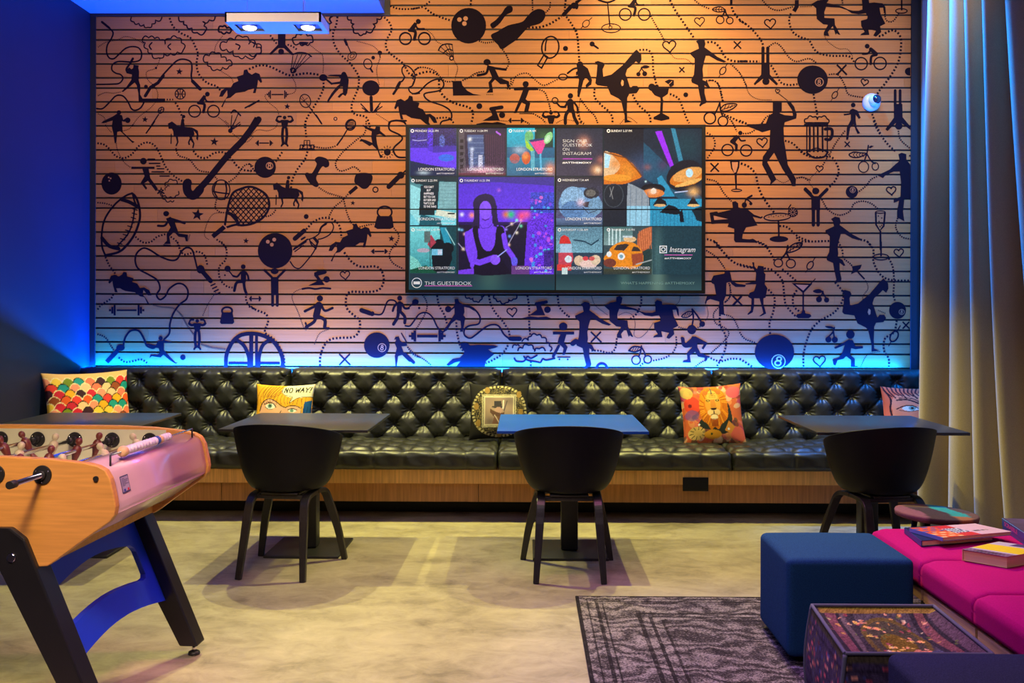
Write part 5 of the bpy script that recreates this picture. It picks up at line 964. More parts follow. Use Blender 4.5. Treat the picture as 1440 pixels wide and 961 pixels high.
# ================================================================ TABLES AND CHAIRS
top_m=mat('black_laminate',(.020,.021,.024),rough=.33,var=.1,scale=30,spec=.6); iron=mat('black_iron',(.012,.012,.013),rough=.5)
def make_table(loc,label,rz=0):
    t=local(thing('cafe_table',(0,0,0),label,'table','square cafe tables'))
    MB().box((0,0,.733),(.81,.81,.016),.002).build('tabletop',top_m,t)
    mb=MB(); mb.box((0,0,.37),(.095,.095,.70),.004); mb.box((0,0,.7205),(.30,.30,.009)); mb.build('column',iron,t)
    MB().box((0,0,.008),(.42,.44,.015),.003).build('base_plate',iron,t)
    t.location=loc; t.rotation_euler.z=rz; return t
t0=make_table((-2.52,5.69,0),'square black table partly hidden behind the foosball table')
def cp(o,loc,rz,label):
    c_=copy_tree(o); c_.location=loc; c_.rotation_euler.z=rz; c_['label']=label; return c_
cp(t0,(-1.235,5.71,0),math.radians(-1),'square black table in front of the comic NO WAY! cushion')
tb3=cp(t0,(.262,5.69,0),0,'square table in the middle with blue light painted on its top')
blue_lit_top=mat('blue_lit_laminate',(.003,.075,.46),rough=.4,var=.03,spec=.4)  # blue light on the black laminate, put into its colour
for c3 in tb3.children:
    if c3.name.startswith('tabletop'): c3.data=c3.data.copy(); c3.data.materials[0]=blue_lit_top; c3['label']='top painted as lit blue'
cp(t0,(1.965,5.69,0),0,'square black table on the right beside the curtain')
shell_m=mat('black_shell_plastic',(.006,.006,.009),rough=.5,spec=.15,bump=.05,bscale=300)
legm=mat('black_stained_wood',(.014,.013,.012),rough=.38,var=.4,scale=4,stretch=(30,30,2),spec=.5)
def make_chair(label):
    t=local(thing('armchair',(0,0,0),label,'chair','black shell chairs pulled up to the tables'))
    vs=[];fs=[]; NT=72; NS=26
    def pt(th,s,inner=0):
        # th = 0 at the back (towards -y), s 0 centre .. 1 rim
        w=((1+math.cos(th))/2)**.36
        rim=.455+(.80-.455)*w
        R=.292 if 0 else 1/math.sqrt((math.cos(th)/(.265 if math.cos(th)>0 else .235))**2+(math.sin(th)/.292)**2)
        if s<.45: rho=.56*s/.45; h=.432+.004*(s/.45)**2
        else:
            q=(s-.45)/.55; rho=.56+.44*q**.80; h=.436+(rim-.436)*q**2.0
        return Vector((R*rho*math.sin(th),-R*rho*math.cos(th)+.01,h))
    for j in range(NS+1):
        for k in range(NT): vs.append(pt(2*PI*k/NT,j/NS))
    fs=[(j*NT+k,j*NT+(k+1)%NT,(j+1)*NT+(k+1)%NT,(j+1)*NT+k) for j in range(1,NS) for k in range(NT)]
    fs+=[tuple(NT+k for k in range(NT))]
    mb=MB(); mb.add(vs[:],fs,True); o=mb.build('shell',shell_m,t)
    sd=o.modifiers.new('thickness','SOLIDIFY'); sd.thickness=.009; sd.offset=-1
    b=o.modifiers.new('edge','BEVEL'); b.width=.003; b.segments=2; b.limit_method='ANGLE'; b.angle_limit=1.0
    for sx in (-1,1):
        near=[(sx*.172,-.245,0),(sx*.160,-.205,.18),(sx*.150,-.165,.345),(sx*.147,-.145,.385),(sx*.146,-.11,.407),(sx*.146,-.05,.413),(sx*.148,.005,.415)]
        far=[(sx*.243,.235,0),(sx*.212,.205,.18),(sx*.170,.165,.345),(sx*.160,.148,.385),(sx*.152,.115,.407),(sx*.149,.06,.413),(sx*.148,.007,.415)]
        for P in (near,far):
            P2=catmull(P,5); w=[.030+.014*min(1,p[2]/.3) for p in P2]; h=[.026 if p[2]<.3 else .022 for p in P2]
            MB().bar(P2,w,h,(1,0,0)).build('leg',legm,t,bevel=.003)
    mb=MB(); mb.box((0,-.10,.405),(.30,.035,.022),.003); mb.box((0,.10,.405),(.30,.035,.022),.003); mb.box((0,0,.424),(.20,.26,.012),.003)
    mb.build('seat_frame',legm,t)
    return t
ch=make_chair('black shell chair turned slightly, at the table by the NO WAY! cushion')
ch.location=(-1.262,5.285,0); ch.rotation_euler.z=math.radians(-7)
cp(ch,(.238,5.265,0),math.radians(-.5),'black shell chair seen squarely from behind, at the middle table')
cp(ch,(1.885,5.27,0),math.radians(9),'black shell chair at the right-hand table near the curtain')
# ================================================================ FOOSBALL TABLE
fo=local(thing('foosball_table',(-1.285,3.575,0),'wooden foosball table with blue leg brace and black legs','foosball table'))
fo.rotation_euler.z=math.radians(-2.6)
beech=mat('beech_laminate',(.62,.29,.065),rough=.36,var=.12,scale=3,stretch=(2,30,30),spec=.4,bump=.02,bscale=8)
band=mat('edge_banding',(.52,.30,.14),rough=.4); endm=mat('pale_end_laminate',(.60,.36,.42),rough=.3,var=.03,spec=.6,coat=1.0)
endm.node_tree.nodes['Principled BSDF'].inputs['Coat Roughness'].default_value=.12
cream=mat('cream_playfield',(.62,.62,.42),rough=.45,var=.04); chrome=mat('chrome',(.8,.8,.82),rough=.12,metal=1,var=.02)
blk=mat('black_rubber',(.012,.012,.012),rough=.5); blue=mat('blue_panel',(.008,.045,.60),rough=.38,var=.03,spec=.5)
blegs=mat('black_leg_laminate',(.010,.010,.012),rough=.3,spec=.5)
Lf=1.565; hw=.425; ts=.03
prof=[(-.378,.920),(-.227,.914),(-.10,.902),(-.06,.893),(-.035,.880),(-.018,.852),(-.003,.785),(0,.762),(-.004,.735),(-.02,.715),(-.136,.633),(-.20,.585),(-.225,.569),(-.29,.565)]
full=prof+[(-Lf-x,z) for x,z in prof[::-1]]
full=full[:5]+full[5:]
for sy in (-1,1):
    y0=sy*hw; y1=sy*(hw-ts)
    MB().prism(full,lambda p:(p[0],y0,p[1]),lambda p:(p[0],y1,p[1])).build('side_panel',beech,fo,bevel=.004)
for e in (0,1):
    X_=(lambda x:x) if e==0 else (lambda x:-Lf-x)
    P=catmull(prof[2:11],5)[:]; ins=.012
    out=[];n_=len(P)
    def off(P,d):
        r=[]
        for i,(x,z) in enumerate(P):
            a=P[max(i-1,0)]; b=P[min(i+1,len(P)-1)]; dx,dz=b[0]-a[0],b[1]-a[1]; l=math.hypot(dx,dz); r.append((x+dz/l*d,z-dx/l*d))
        return r
    o1=off(P,ins if 0 else -(-ins)); o1=[(x-0,z) for x,z in o1]
    A=off(P,-(-.010)); 
    A=[(x,z) for x,z in off(P,.010)]; B=[(x,z) for x,z in off(P,.030)]
    # keep the offset on the inner side
    if A[len(A)//2][0]>P[len(P)//2][0]: A=off(P,-.010); B=off(P,-.030)
    poly_=A+B[::-1]
    poly_=[(-.175,.884)]+poly_+[(-.175,.866)]
    MB().prism(poly_,lambda p:(X_(p[0]),-hw+ts,p[1]),lambda p:(X_(p[0]),hw-ts,p[1]))
    MB_e=MB().prism(poly_,lambda p:(X_(p[0]),-hw+ts,p[1]),lambda p:(X_(p[0]),hw-ts,p[1])); MB_e.sm=[len(f)==4 for f in MB_e.f]; MB_e.build('end_panel',endm,fo)
MB().b2((-Lf+.17,-hw+ts,.66),(-.17,hw-ts,.775)).build('playfield',cream,fo)
mb=MB()
for sy in (-1,1): mb.b2((-Lf+.175,min(sy*(hw-ts),sy*(hw-ts-.006)),.776),(-.175,max(sy*(hw-ts),sy*(hw-ts-.006)),.905))
mb.b2((-.178,-hw+ts,.776),(-.174,hw-ts,.866)); mb.b2((-Lf+.174,-hw+ts,.776),(-Lf+.178,hw-ts,.866)); mb.build('inner_lining',cream,fo)
mb=MB(); mb.b2((-Lf+.2,-hw+ts,.572),(-.23,hw-ts,.60)); mb.build('underside_panel',beech,fo)
# label on the end panel
lx=-.0155
a0=MB(); sl=lambda t:(-.024+.013*0,0)
def endpt(y,z,o=.0015):
    # point on the end panel face between z .785 and .852
    q=off(prof,.0105)
    for (xa,za),(xb,zb) in zip(prof[5:8],prof[6:9]):
        if zb<=z<=za: t=(za-z)/(za-zb); return Vector((xa+(xb-xa)*t-.0103+o+.0006,y,z))
    return Vector((-.012,y,z))
mb=MB(); y0,y1=-.345,-.285
mb.add([endpt(y0,.79,.0012),endpt(y1,.79,.0012),endpt(y1,.845,.0012),endpt(y0,.845,.0012)],[(0,1,2,3)]); mb.m=1
mb.add([endpt(y0+.004,.794,.0018),endpt(y1-.004,.794,.0018),endpt(y1-.004,.841,.0018),endpt(y0+.004,.841,.0018)],[(0,1,2,3)])
for i,q in enumerate((2,1,3)):
    mb.m=q; ya=y0+.012+i*.013; mb.add([endpt(ya,.795,.0024),endpt(ya+.012,.795,.0024),endpt(ya+.012,.803,.0024),endpt(ya,.803,.0024)],[(0,1,2,3)])
mb.m=0
for k in range(6): z=.835-.0045*k; w_=(.02,.045,.04,.03,.045,.02)[k]; mb.add([endpt(y0+.008,z,.0024),endpt(y0+.008+w_,z,.0024),endpt(y0+.008+w_,z+.0018,.0024),endpt(y0+.008,z+.0018,.0024)],[(0,1,2,3)])
o=mb.build('maker_label',[mat('label_dark',(.06,.06,.12),.5),mat('label_silver',(.42,.36,.42),.4),mat('label_blue',(.02,.05,.3),.5),mat('label_red',(.6,.02,.03),.5)],fo); o['label']='small silver printed label'
# rods
RZ=.863; team=[mat('player_red',(.13,.022,.012),rough=.4),mat('player_cream',(.52,.46,.26),rough=.4)]
def player(mb,y,side):
    prof_=[(.004,-.088),(.013,-.086),(.014,-.07),(.008,-.055),(.010,-.035),(.016,-.012),(.017,.006),(.012,.016),(.006,.020),(.0105,.026),(.013,.034),(.011,.043),(.005,.048),(.001,.049)]
    mb.lathe(prof_,(0,y,0),14)
rods=[(-.24,[-.27,.0,.27],1,-1),(-.395,[-.30,-.10,.10,.26],0,1),(-.55,[-.28,-.02,.22],1,-1),(-.705,[-.30,-.15,0,.15,.30],0,1),(-.86,[-.30,-.15,0,.15,.30],1,-1),(-1.015,[-.24,0,.24],0,1),(-1.17,[-.15,.15],1,-1),(-1.325,[0,],0,1)]
for i,(rx,pl,tm,hs) in enumerate(rods):
    mb=MB(); ext=.19 if hs<0 else .02; ext2=.19 if hs>0 else .02
    mb.tube([(rx,-hw-ext+.03,RZ),(rx,hw+ext2-.03,RZ)],.0085,12); ro=mb.build('rod',chrome,fo)
    mb=MB(); s_=hs; mb.tube([(rx,s_*(hw+.155),RZ),(rx,s_*(hw+.16),RZ),(rx,s_*(hw+.19),RZ)],[.009,.0125,.0125],12); mb.build('handle_end',blk,ro)
    for y in pl:
        mb=MB(); player(mb,0,0); p_=mb.build('player',team[tm],ro); p_.location=(rx,y,RZ); p_.rotation_euler.y=(.25 if i%3 else -.5)
    for y in (-.345,.345):
        mb=MB(); mb.tube([(rx,y-.010,RZ),(rx,y+.010,RZ)],.012,12); mb.build('bumper',blk,ro)
    for sy in (-1,1):
        Mx=Matrix.Rotation(PI/2,3,'X')
        for q,yy in ((0,sy*(hw+.001)),(1,sy*(hw-ts-.0065))):
            d=-1 if (q==0)==(sy<0) else 1
            mb=MB(); mb.tube([(rx,yy,RZ),(rx,yy+d*.005,RZ)],[.031,.030],24); mb.tube([(rx,yy+d*.005,RZ),(rx,yy+d*.016,RZ)],[.016,.014],16); b_=mb.build('bearing',blk,fo)
            mb=MB()
            for t in (.5,2.6,4.7): mb.ball((rx+.0235*math.cos(t),yy+d*.0052,RZ+.0235*math.sin(t)),.0025,(1,.6,1),8)
            mb.build('screw',chrome,b_)
mb=MB(); mb.tube([(-.063,-hw-.001,.853),(-.063,-hw-.007,.853)],.0085,14); mb.build('cap_bolt',blk,fo)
# bead counter on the end deck
mb=MB(); mb.tube([(-.055,-.345,.915),(-.055,.36,.915)],.003,8); mb.m=1; mb.tube([(-.055,-.345,.88),(-.055,-.345,.916)],.0035,8); mb.tube([(-.055,.36,.88),(-.055,.36,.916)],.0035,8)
sc_=mb.build('score_counter',[chrome,blk],fo)
beadw=mat('white_bead',(.72,.64,.70),rough=.3); beadt=mat('tan_ball',(.72,.45,.22),rough=.35); beadb=mat('blue_bead',(.03,.08,.35),rough=.3)
y=-.27
for k in range(16):
    mm,r_=(beadt,.019) if k==0 else ((beadb,.016) if k==11 else ((beadt,.016) if k==12 else (beadw,.0155)))
    w_=.017 if k==0 else .0105
    y+=w_; mb=MB(); mb.lathe([(.004,-w_),(r_*.55,-w_*.97),(r_*.86,-w_*.7),(r_,-w_*.25),(r_,w_*.25),(r_*.86,w_*.7),(r_*.55,w_*.97),(.004,w_)],(0,0,0),16,Matrix.Rotation(PI/2,3,'X')); b_=mb.build('bead',mm,sc_); b_.location=(-.055,y,.915); y+=w_+.0035
# legs: splayed outwards, front leg broad, with a blue brace between each pair
for e in (0,1):
    X_=(lambda x:x) if e==0 else (lambda x:-Lf-x)
    fx=lambda z:-.012-.42*z        # outer line of the leg
    for sy in (-1,1):
        yc=sy*.37
        leg=[(fx(.66)-.0,.66),(fx(.045),.045),(fx(.045)-.072,.045),(fx(.66)-.135,.66),(fx(.70)-.12,.695),(fx(.70)-.03,.695)]
        ya,yb=(yc-.055,yc+.012) if sy<0 else (yc-.012,yc+.055)
        if sy<0: ya-=.02
        if sy>0: yb+=.02
        lg=MB().prism(leg,lambda p:(X_(p[0]),ya,p[1]),lambda p:(X_(p[0]),yb,p[1])).build('leg',blegs,fo,bevel=.006)
        xm=fx(.03)-.036
        mb=MB(); mb.lathe([(.008,.0),(.008,.05)],(X_(xm),(ya+yb)/2,.0),12); mb.m=1; mb.lathe([(.022,0),(.024,.004),(.022,.012),(.012,.017)],(X_(xm),(ya+yb)/2,0),18); mb.build('levelling_foot',[chrome,blk],lg)
        mb=MB(); yo=ya if sy<0 else yb; d=-1 if sy<0 else 1
        mb.tube([(X_(fx(.58)-.075),yo,.60),(X_(fx(.58)-.075),yo+d*.006,.60)],[.016,.013],18); b_=mb.build('bolt',chrome,lg)
    # brace outline in (y, z): arched bottom, four-sided window
    Y0,Y1=-.37,.37
    outer=[(Y0,.635),(Y1,.635),(Y1,.226)]+[(Y1-(Y1-Y0)*t,.226+.042*math.sin(PI*t)) for t in [k/14 for k in range(1,14)]]+[(Y0,.226)]
    inner=[(-.31,.455),(-.295,.468)]+[(-.27+.53*t,.470+.028*math.sin(PI*t)) for t in [k/10 for k in range(11)]]+[(.280,.455),(.288,.44),(.288,.352),(.275,.339)]+[(.25-.54*t,.337+.022*math.sin(PI*t)) for t in [k/10 for k in range(11)]]+[(-.31,.345)]
    tri=geometry.tessellate_polygon([[Vector((a,b,0)) for a,b in outer],[Vector((a,b,0)) for a,b in inner]])
    allp=outer+inner; n1=len(allp); th=.022
    g0=lambda p:(X_(fx(p[1])-.052),p[0],p[1]); g1=lambda p:(X_(fx(p[1])-.052-th),p[0],p[1])
    vs=[g0(p) for p in allp]+[g1(p) for p in allp]; fs=[tuple(t) for t in tri]+[tuple(i+n1 for i in t) for t in tri]
    no_=len(outer); ni=len(inner)
    fs+=[(i,(i+1)%no_,n1+(i+1)%no_,n1+i) for i in range(no_)]+[(no_+i,no_+(i+1)%ni,n1+no_+(i+1)%ni,n1+no_+i) for i in range(ni)]
    o=MB().add(vs,fs).build('leg_brace',blue,fo)
    o['label']='blue arched brace with a window cut in it'
# ================================================================ RUG AND SOFT SEATS
m,n,p=nt('worn_rug')
tc=n.nodes.new('ShaderNodeTexCoord')
nz1=n.nodes.new('ShaderNodeTexNoise'); nz1.inputs['Scale'].default_value=95; nz1.inputs['Detail'].default_value=3; nz1.inputs['Roughness'].default_value=.8; link(n,tc.outputs['Object'],nz1.inputs['Vector'])
nz2=n.nodes.new('ShaderNodeTexNoise'); nz2.inputs['Scale'].default_value=7; nz2.inputs['Detail'].default_value=5; nz2.inputs['Distortion'].default_value=2.5; link(n,tc.outputs['Object'],nz2.inputs['Vector'])
wv=n.nodes.new('ShaderNodeTexWave'); wv.wave_type='RINGS'; wv.inputs['Scale'].default_value=3.2; wv.inputs['Distortion'].default_value=14; wv.inputs['Detail'].default_value=3; wv.inputs['Detail Scale'].default_value=1.6; link(n,tc.outputs['Object'],wv.inputs['Vector'])
ma=n.nodes.new('ShaderNodeMath'); ma.operation='MULTIPLY_ADD'; link(n,wv.outputs['Fac'],ma.inputs[0]); ma.inputs[1].default_value=.16; link(n,nz1.outputs['Fac'],ma.inputs[2])
mc=n.nodes.new('ShaderNodeMath'); mc.operation='MULTIPLY_ADD'; link(n,nz2.outputs['Fac'],mc.inputs[0]); mc.inputs[1].default_value=.25; link(n,ma.outputs[0],mc.inputs[2])
# border stripes, from the distance to the rug edge (object space, edge at x=0 and y=0)
sx=n.nodes.new('ShaderNodeSeparateXYZ'); link(n,tc.outputs['Object'],sx.inputs[0])
ny=n.nodes.new('ShaderNodeMath'); ny.operation='MULTIPLY'; link(n,sx.outputs['Y'],ny.inputs[0]); ny.inputs[1].default_value=-1
mn=n.nodes.new('ShaderNodeMath'); mn.operation='MINIMUM'; link(n,sx.outputs['X'],mn.inputs[0]); link(n,ny.outputs[0],mn.inputs[1])
rp=n.nodes.new('ShaderNodeValToRGB'); link(n,mn.outputs[0],rp.inputs['Fac']); rp.color_ramp.interpolation='CONSTANT'
el=rp.color_ramp.elements; el[0].position=0; el[0].color=(0,0,0,1); el[1].position=.012; el[1].color=(.62,.62,.62,1)
for pos,vv in ((.045,.3),(.052,.62),(.085,.22),(.10,.6),(.115,.25),(.125,.62),(.26,.25),(.28,.62),(.31,.2),(.325,.62),(.36,.25),(.375,.55)):
    q=el.new(pos); q.color=(vv,vv,vv,1)
mu=n.nodes.new('ShaderNodeMath'); mu.operation='MULTIPLY_ADD'; link(n,rp.outputs['Color'],mu.inputs[0]); mu.inputs[1].default_value=.42; 
sb=n.nodes.new('ShaderNodeMath'); sb.operation='ADD'; link(n,mc.outputs[0],sb.inputs[0]); sb.inputs[1].default_value=-.26; link(n,sb.outputs[0],mu.inputs[2])
rr=n.nodes.new('ShaderNodeValToRGB'); link(n,mu.outputs[0],rr.inputs['Fac']); e=rr.color_ramp.elements
e[0].position=.50; e[0].color=(.012,.009,.013,1); e[1].position=.86; e[1].color=(.27,.23,.24,1); q=e.new(.66); q.color=(.045,.036,.044,1)
link(n,rr.outputs['Color'],p.inputs['Base Color']); p.inputs['Roughness'].default_value=.95; p.inputs['Specular IOR Level'].default_value=.1
bp=n.nodes.new('ShaderNodeBump'); bp.inputs['Strength'].default_value=.4; bp.inputs['Distance'].default_value=.003; link(n,nz1.outputs['Fac'],bp.inputs['Height']); link(n,bp.outputs['Normal'],p.inputs['Normal'])
mb=MB(); mb.box((1.64,3.2,.006),(2.78,3.16,.011),.003); o=mb.build('rug',m,org=(.25,4.78,0)); tag(o,'worn grey and purple patterned rug under the poufs','rug')
felt_b=mat('blue_felt',(.012,.055,.15),rough=.95,var=.25,scale=240,bump=.5,bscale=500,spec=.1)
felt_d=mat('charcoal_felt',(.03,.04,.085),rough=.95,var=.3,scale=260,bump=.5,bscale=500,spec=.1)
def pouf(name,x0,x1,y0,y1,h,m_,label,z0=.012):
    t=thing(name,((x0+x1)/2,(y0+y1)/2,0),label,'pouf','square felt poufs')
    bm=bmesh.new(); bmesh.ops.create_cube(bm,size=1); bmesh.ops.bevel(bm,geom=bm.edges[:],offset=.07,segments=6,profile=.55,affect='EDGES')
    bmesh.ops.subdivide_edges(bm,edges=[e_ for e_ in bm.edges if e_.calc_length()>.3],cuts=5,use_grid_fill=True)
    for v in bm.verts:
        x,y,z=v.co; cr=.012*math.cos(PI*x)*math.cos(PI*y) if z>.45 else 0
        v.co=Vector((x0+(x+.5)*(x1-x0),y0+(y+.5)*(y1-y0),z0+.025+(z+.5)*(h-z0-.025)+cr))
    MB().from_bm(bm,True).build('cover',m_,t)
    mb=MB()
    for a in (x0+.07,x1-.07):
        for b in (y0+.07,y1-.07): mb.lathe([(.02,z0),(.02,z0+.035)],(a,b,0),12)
    mb.build('feet',blk,t)
    return t
pouf('felt_pouf',1.03,1.525,3.87,4.345,.425,felt_b,'blue felt pouf at the left end of the pink bench')
pouf('felt_pouf',1.04,1.53,2.38,2.86,.42,felt_d,'dark felt pouf cut off by the bottom edge, nearest the viewer')
# carpet pouf
ck=Canvas(0,0,100,100,260,260,(74,66,84))
rk=random.Random(3)
ck.rect(0,0,100,6,(120,104,52)); ck.rect(0,94,100,100,(150,128,60)); ck.rect(0,0,5,100,(70,64,80)); 
for x0_,q in ((5,(46,40,58)),(9,(120,70,90)),(17,(40,36,50)),(20,(98,82,96)),(24,(44,40,56)),(76,(44,40,56)),(80,(124,74,86)),(88,(40,36,50)),(91,(90,70,90))): ck.rect(x0_,6,x0_+ (4 if x0_ in (5,17,76,88) else 8),94,q,.85)
ck.ell(52,52,24,38,(96,80,48)); ck.ell(52,52,20,33,(70,64,60)); ck.ell(52,44,13,18,(106,86,36)); ck.rect(26,6,76,16,(66,58,40),.7); ck.rect(26,6,76,30,(80,84,130),.5)
for _ in range(90):
    x_,y_=rk.uniform(6,95),rk.uniform(5,96); ck.ell(x_,y_,rk.uniform(.8,2.6),rk.uniform(.6,1.8),rk.choice([(225,165,140),(200,150,90),(150,70,90),(210,190,170),(60,50,80),(90,100,60)]),.85,rk.uniform(0,3))
for x_,y_,r_k in ((33,82,5),(40,70,6),(62,30,8),(70,55,6),(45,35,5),(34,55,4),(56,38,4),(58,20,5)):
    for q in range(7): ck.ell(x_+rk.uniform(-r_k,r_k),y_+rk.uniform(-r_k,r_k)*.7,r_k*.35,r_k*.25,rk.choice([(236,180,110),(232,150,120),(220,190,100),(200,130,110)]),.9,rk.uniform(0,3))
ck.noise(-1,-1,101,101,.42,2); ck.noise(-1,-1,101,101,.25,1)
cs=Canvas(0,0,400,100,900,220,(60,52,76))
for _ in range(1100):
    x_,y_=rk.uniform(0,400),rk.uniform(0,100); cs.put((abs(cs.X-x_)<rk.uniform(.8,2.4))&(abs(cs.Y-y_)<rk.uniform(.5,1.6)),rk.choice([(190,90,100),(150,60,80),(50,44,80),(200,140,120),(110,90,50),(70,74,130),(40,32,44)]),.85)
cs.rect(0,0,400,5,(70,66,50)); [cs.rect(0,y_,400,y_+1.2,(36,32,46),.7) for y_ in (12,16,60,64)]
cs.noise(-1,-1,401,101,.4,2)
kil=vcol_mat('woven_carpet',rough=.95,bump=.5,bscale=260,spec=.1)
ck.A*=np.array([1.15,1.2,.85]); cs.A*=np.array([1.5,1.45,1.3])
kcols=[]
kp=thing('carpet_pouf',(1.165,3.12,.012),'square pouf sewn from worn patterned carpet with blue piping, between two felt poufs','pouf')
K0=Vector((1.165,3.12,.012)); NK=96
def kpt(a,b):  # top corners in plan, slightly skewed
    x=.95+(1.385-.95)*a-.02*(b)*(1-a)*0; x=(.937+(.038)*b)*(1-a)+(1.365+.02*b)*a; y=2.895+(3.36-2.895)*b; return x,y
def ktop(a,b):
    x,y=kpt(a,b); d=min(a,1-a,b,1-b); z=.395-.045*(1-math.exp(-d/.16))*1.0+.012*math.sin(7*a+2)*math.sin(6*b+1)*min(1,d*6)
    return Vector((x,y,z))
mb=MB(); vs=[ktop(i/NK,j/NK) for j in range(NK+1) for i in range(NK+1)]; W_=NK+1
kcols+=[tuple(ck.A[min(259,int(j/NK*259)),min(259,int(i/NK*259))]) for j in range(NK+1) for i in range(NK+1)]
mb.add(vs,[(j*W_+i,j*W_+i+1,(j+1)*W_+i+1,(j+1)*W_+i) for j in range(NK) for i in range(NK)],True)
loop=[(i/NK,0) for i in range(NK)]+[(1,j/NK) for j in range(NK)]+[(1-i/NK,1) for i in range(NK)]+[(0,1-j/NK) for j in range(NK)]
NR=40; vs=[]
for r_ in range(NR+1):
    t=r_/NR
    for q,(a,b) in enumerate(loop):
        p0=ktop(a,b); cx,cy=kpt(.5,.5); bulge=1+.09*math.sin(PI*t)+.012*math.sin(q*.26)*math.sin(PI*t)
        kcols.append(tuple(cs.A[min(219,int(t*219)),int(q/len(loop)*899)]))
        vs.append(Vector((cx+(p0.x-cx)*bulge,cy+(p0.y-cy)*bulge,p0.z*(1-t)+.016*t+.006*math.sin(q*.15)*math.sin(PI*t))))
nl=len(loop); mb.add(vs,[(r_*nl+k,r_*nl+(k+1)%nl,(r_+1)*nl+(k+1)%nl,(r_+1)*nl+k) for r_ in range(NR) for k in range(nl)]+[tuple(NR*nl+k for k in range(nl))],True)
mb.build('cover',kil,kp,colors=kcols)
pip=mat('blue_piping',(.11,.115,.16),rough=.85)
P=[ktop(a,b)+Vector((0,0,.004)) for a,b in loop]; P.append(P[0]); mb=MB(); mb.tube(P,.006,8)
for (a,b) in ((0,0),(1,0),(0,1),(1,1)):
    qi=loop.index((a,b)) if (a,b) in loop else None
    if qi is not None: mb.tube([vs[r_*nl+qi] for r_ in range(NR+1)],.007,8)
mb.build('piping',pip,kp)
# pink bench
pb=thing('pink_bench',(2.3,3.4,0),'low magenta upholstered bench on a wooden frame, with books on it','bench')
pink=mat('magenta_wool',(.44,.001,.145),rough=.9,var=.1,scale=180,bump=.35,bscale=420,spec=.1)
PX0,PX1=1.555,2.62
for (ya,yb) in ((3.90,4.455),(3.443,3.898),(2.983,3.441),(2.525,2.981)):
    bm=bmesh.new(); bmesh.ops.create_cube(bm,size=1)
    bmesh.ops.subdivide_edges(bm,edges=bm.edges[:],cuts=19,use_grid_fill=True)
    sxx,syy,szz=(PX1-PX0),(yb-ya)+.001,.125; r=.045
    for v in bm.verts:
        q=Vector((v.co.x*sxx,v.co.y*syy,v.co.z*szz)); hx,hy,hz=sxx/2,syy/2,szz/2; ry=.007
        core=Vector((max(-hx+r,min(hx-r,q.x)),q.y,max(-hz+.03,min(hz-.045,q.z))))
        d=q-core; rad=Vector((r,ry,.045 if q.z>0 else .03))
        dn=Vector((d.x/rad.x,d.y/rad.y,d.z/rad.z)); l=dn.length
        mxx=max(abs(dn.x),abs(dn.y),abs(dn.z))
        if l>1e-6: dn*=mxx/l
        q=core+Vector((dn.x*rad.x,dn.y*rad.y,dn.z*rad.z)); q.z-=.007*(abs(v.co.y)>.495)*(1 if v.co.z>0 else 0); q.z+=.003*math.cos(PI*v.co.x)*math.cos(PI*v.co.y)*(1 if v.co.z>0 else 0)
        v.co=q+Vector(((PX0+PX1)/2,(ya+yb)/2,.3575))
    MB().from_bm(bm,True).build('seat_pad',pink,pb)
oakr=mat('oak_rail',(.66,.38,.19),rough=.45,var=.2,scale=5,stretch=(20,1,20)); dkr=mat('dark_bracket',(.012,.012,.02),rough=.5)
for (ya,yb) in ((3.92,4.43),(3.455,3.90),(3.00,3.435),(2.55,2.975)):
    for xa in (PX0+.012,PX1-.042): MB().b2((xa,ya,.252),(xa+.03,yb,.2935)).build('rail',oakr,pb)
mb=MB(); mb.b2((PX0+.042,2.56,.262),(PX1-.042,4.42,.290)); mb.build('deck',dkr,pb)
for y in (4.40,3.445,2.58):
    for x in (PX0+.12,PX1-.12):
        MB().box((x,y,.137),(.05,.05,.25),.004).build('leg',dkr,pb)
# patchwork stool
st=thing('patchwork_stool',(1.965,4.74,.012),'low round stool with a patchwork seat, half hidden behind the pink bench','stool')
N=48; RS=.185; pc=[(.20,.06,.10),(.06,.025,.035),(.03,.02,.03),(.03,.25,.24),(.08,.055,.05),(.10,.06,.05),(.28,.12,.05),(.15,.04,.07)]
tilt=Matrix.Rotation(math.radians(2.5),3,'Y')
mb=MB(); vs=[(0,0,.438)]; cols=[]
def patch(x,y):
    x=x+.12*y+.01*math.sin(y*30)
    if x<-.105: return (.21,.07,.12)
    if x<.015: return (.045,.02,.03) if y<.06 else (.09,.05,.04)
    if x<.10: return (.02,.27,.25) if y>-.115 else (.30,.11,.04)
    return (.075,.045,.04) if y>-.02 else (.14,.06,.035)
grid=[]
for rr_i in range(1,25):
    for k in range(N): a=2*PI*k/N; grid.append((RS*rr_i/24*math.cos(a),RS*rr_i/24*math.sin(a),.438-(.006*(rr_i/24)**6)))
vs+=grid
sidev=[(RS*math.cos(2*PI*k/N)*f,RS*math.sin(2*PI*k/N)*f,z) for (f,z) in ((1.015,.425),(1.0,.407),(.9,.402)) for k in range(N)]
base_=len(vs); vs+=sidev
V=[Vector((1.965,4.74,0))+Vector((0,0,.42))+tilt@(Vector(v)-Vector((0,0,.42))) for v in vs]
cols=[patch(v[0],v[1]) for v in vs[:base_]]+[tuple(.75*c_ for c_ in patch(v[0],v[1])) if 0 else patch(v[0]*.97,v[1]*.97) for v in sidev]
fs=[(0,1+k,1+(k+1)%N) for k in range(N)]
rows=24+3
for r_ in range(rows-1): fs+=[(1+r_*N+k,1+r_*N+(k+1)%N,1+(r_+1)*N+(k+1)%N,1+(r_+1)*N+k) for k in range(N)]
fs+=[tuple(1+(rows-1)*N+k for k in range(N))]
mb.add(V,fs,True); mb.build('seat',vcol_mat('stool_patchwork',rough=.8,grain=(60,60,60),bump=.4,bscale=300),st,colors=cols)
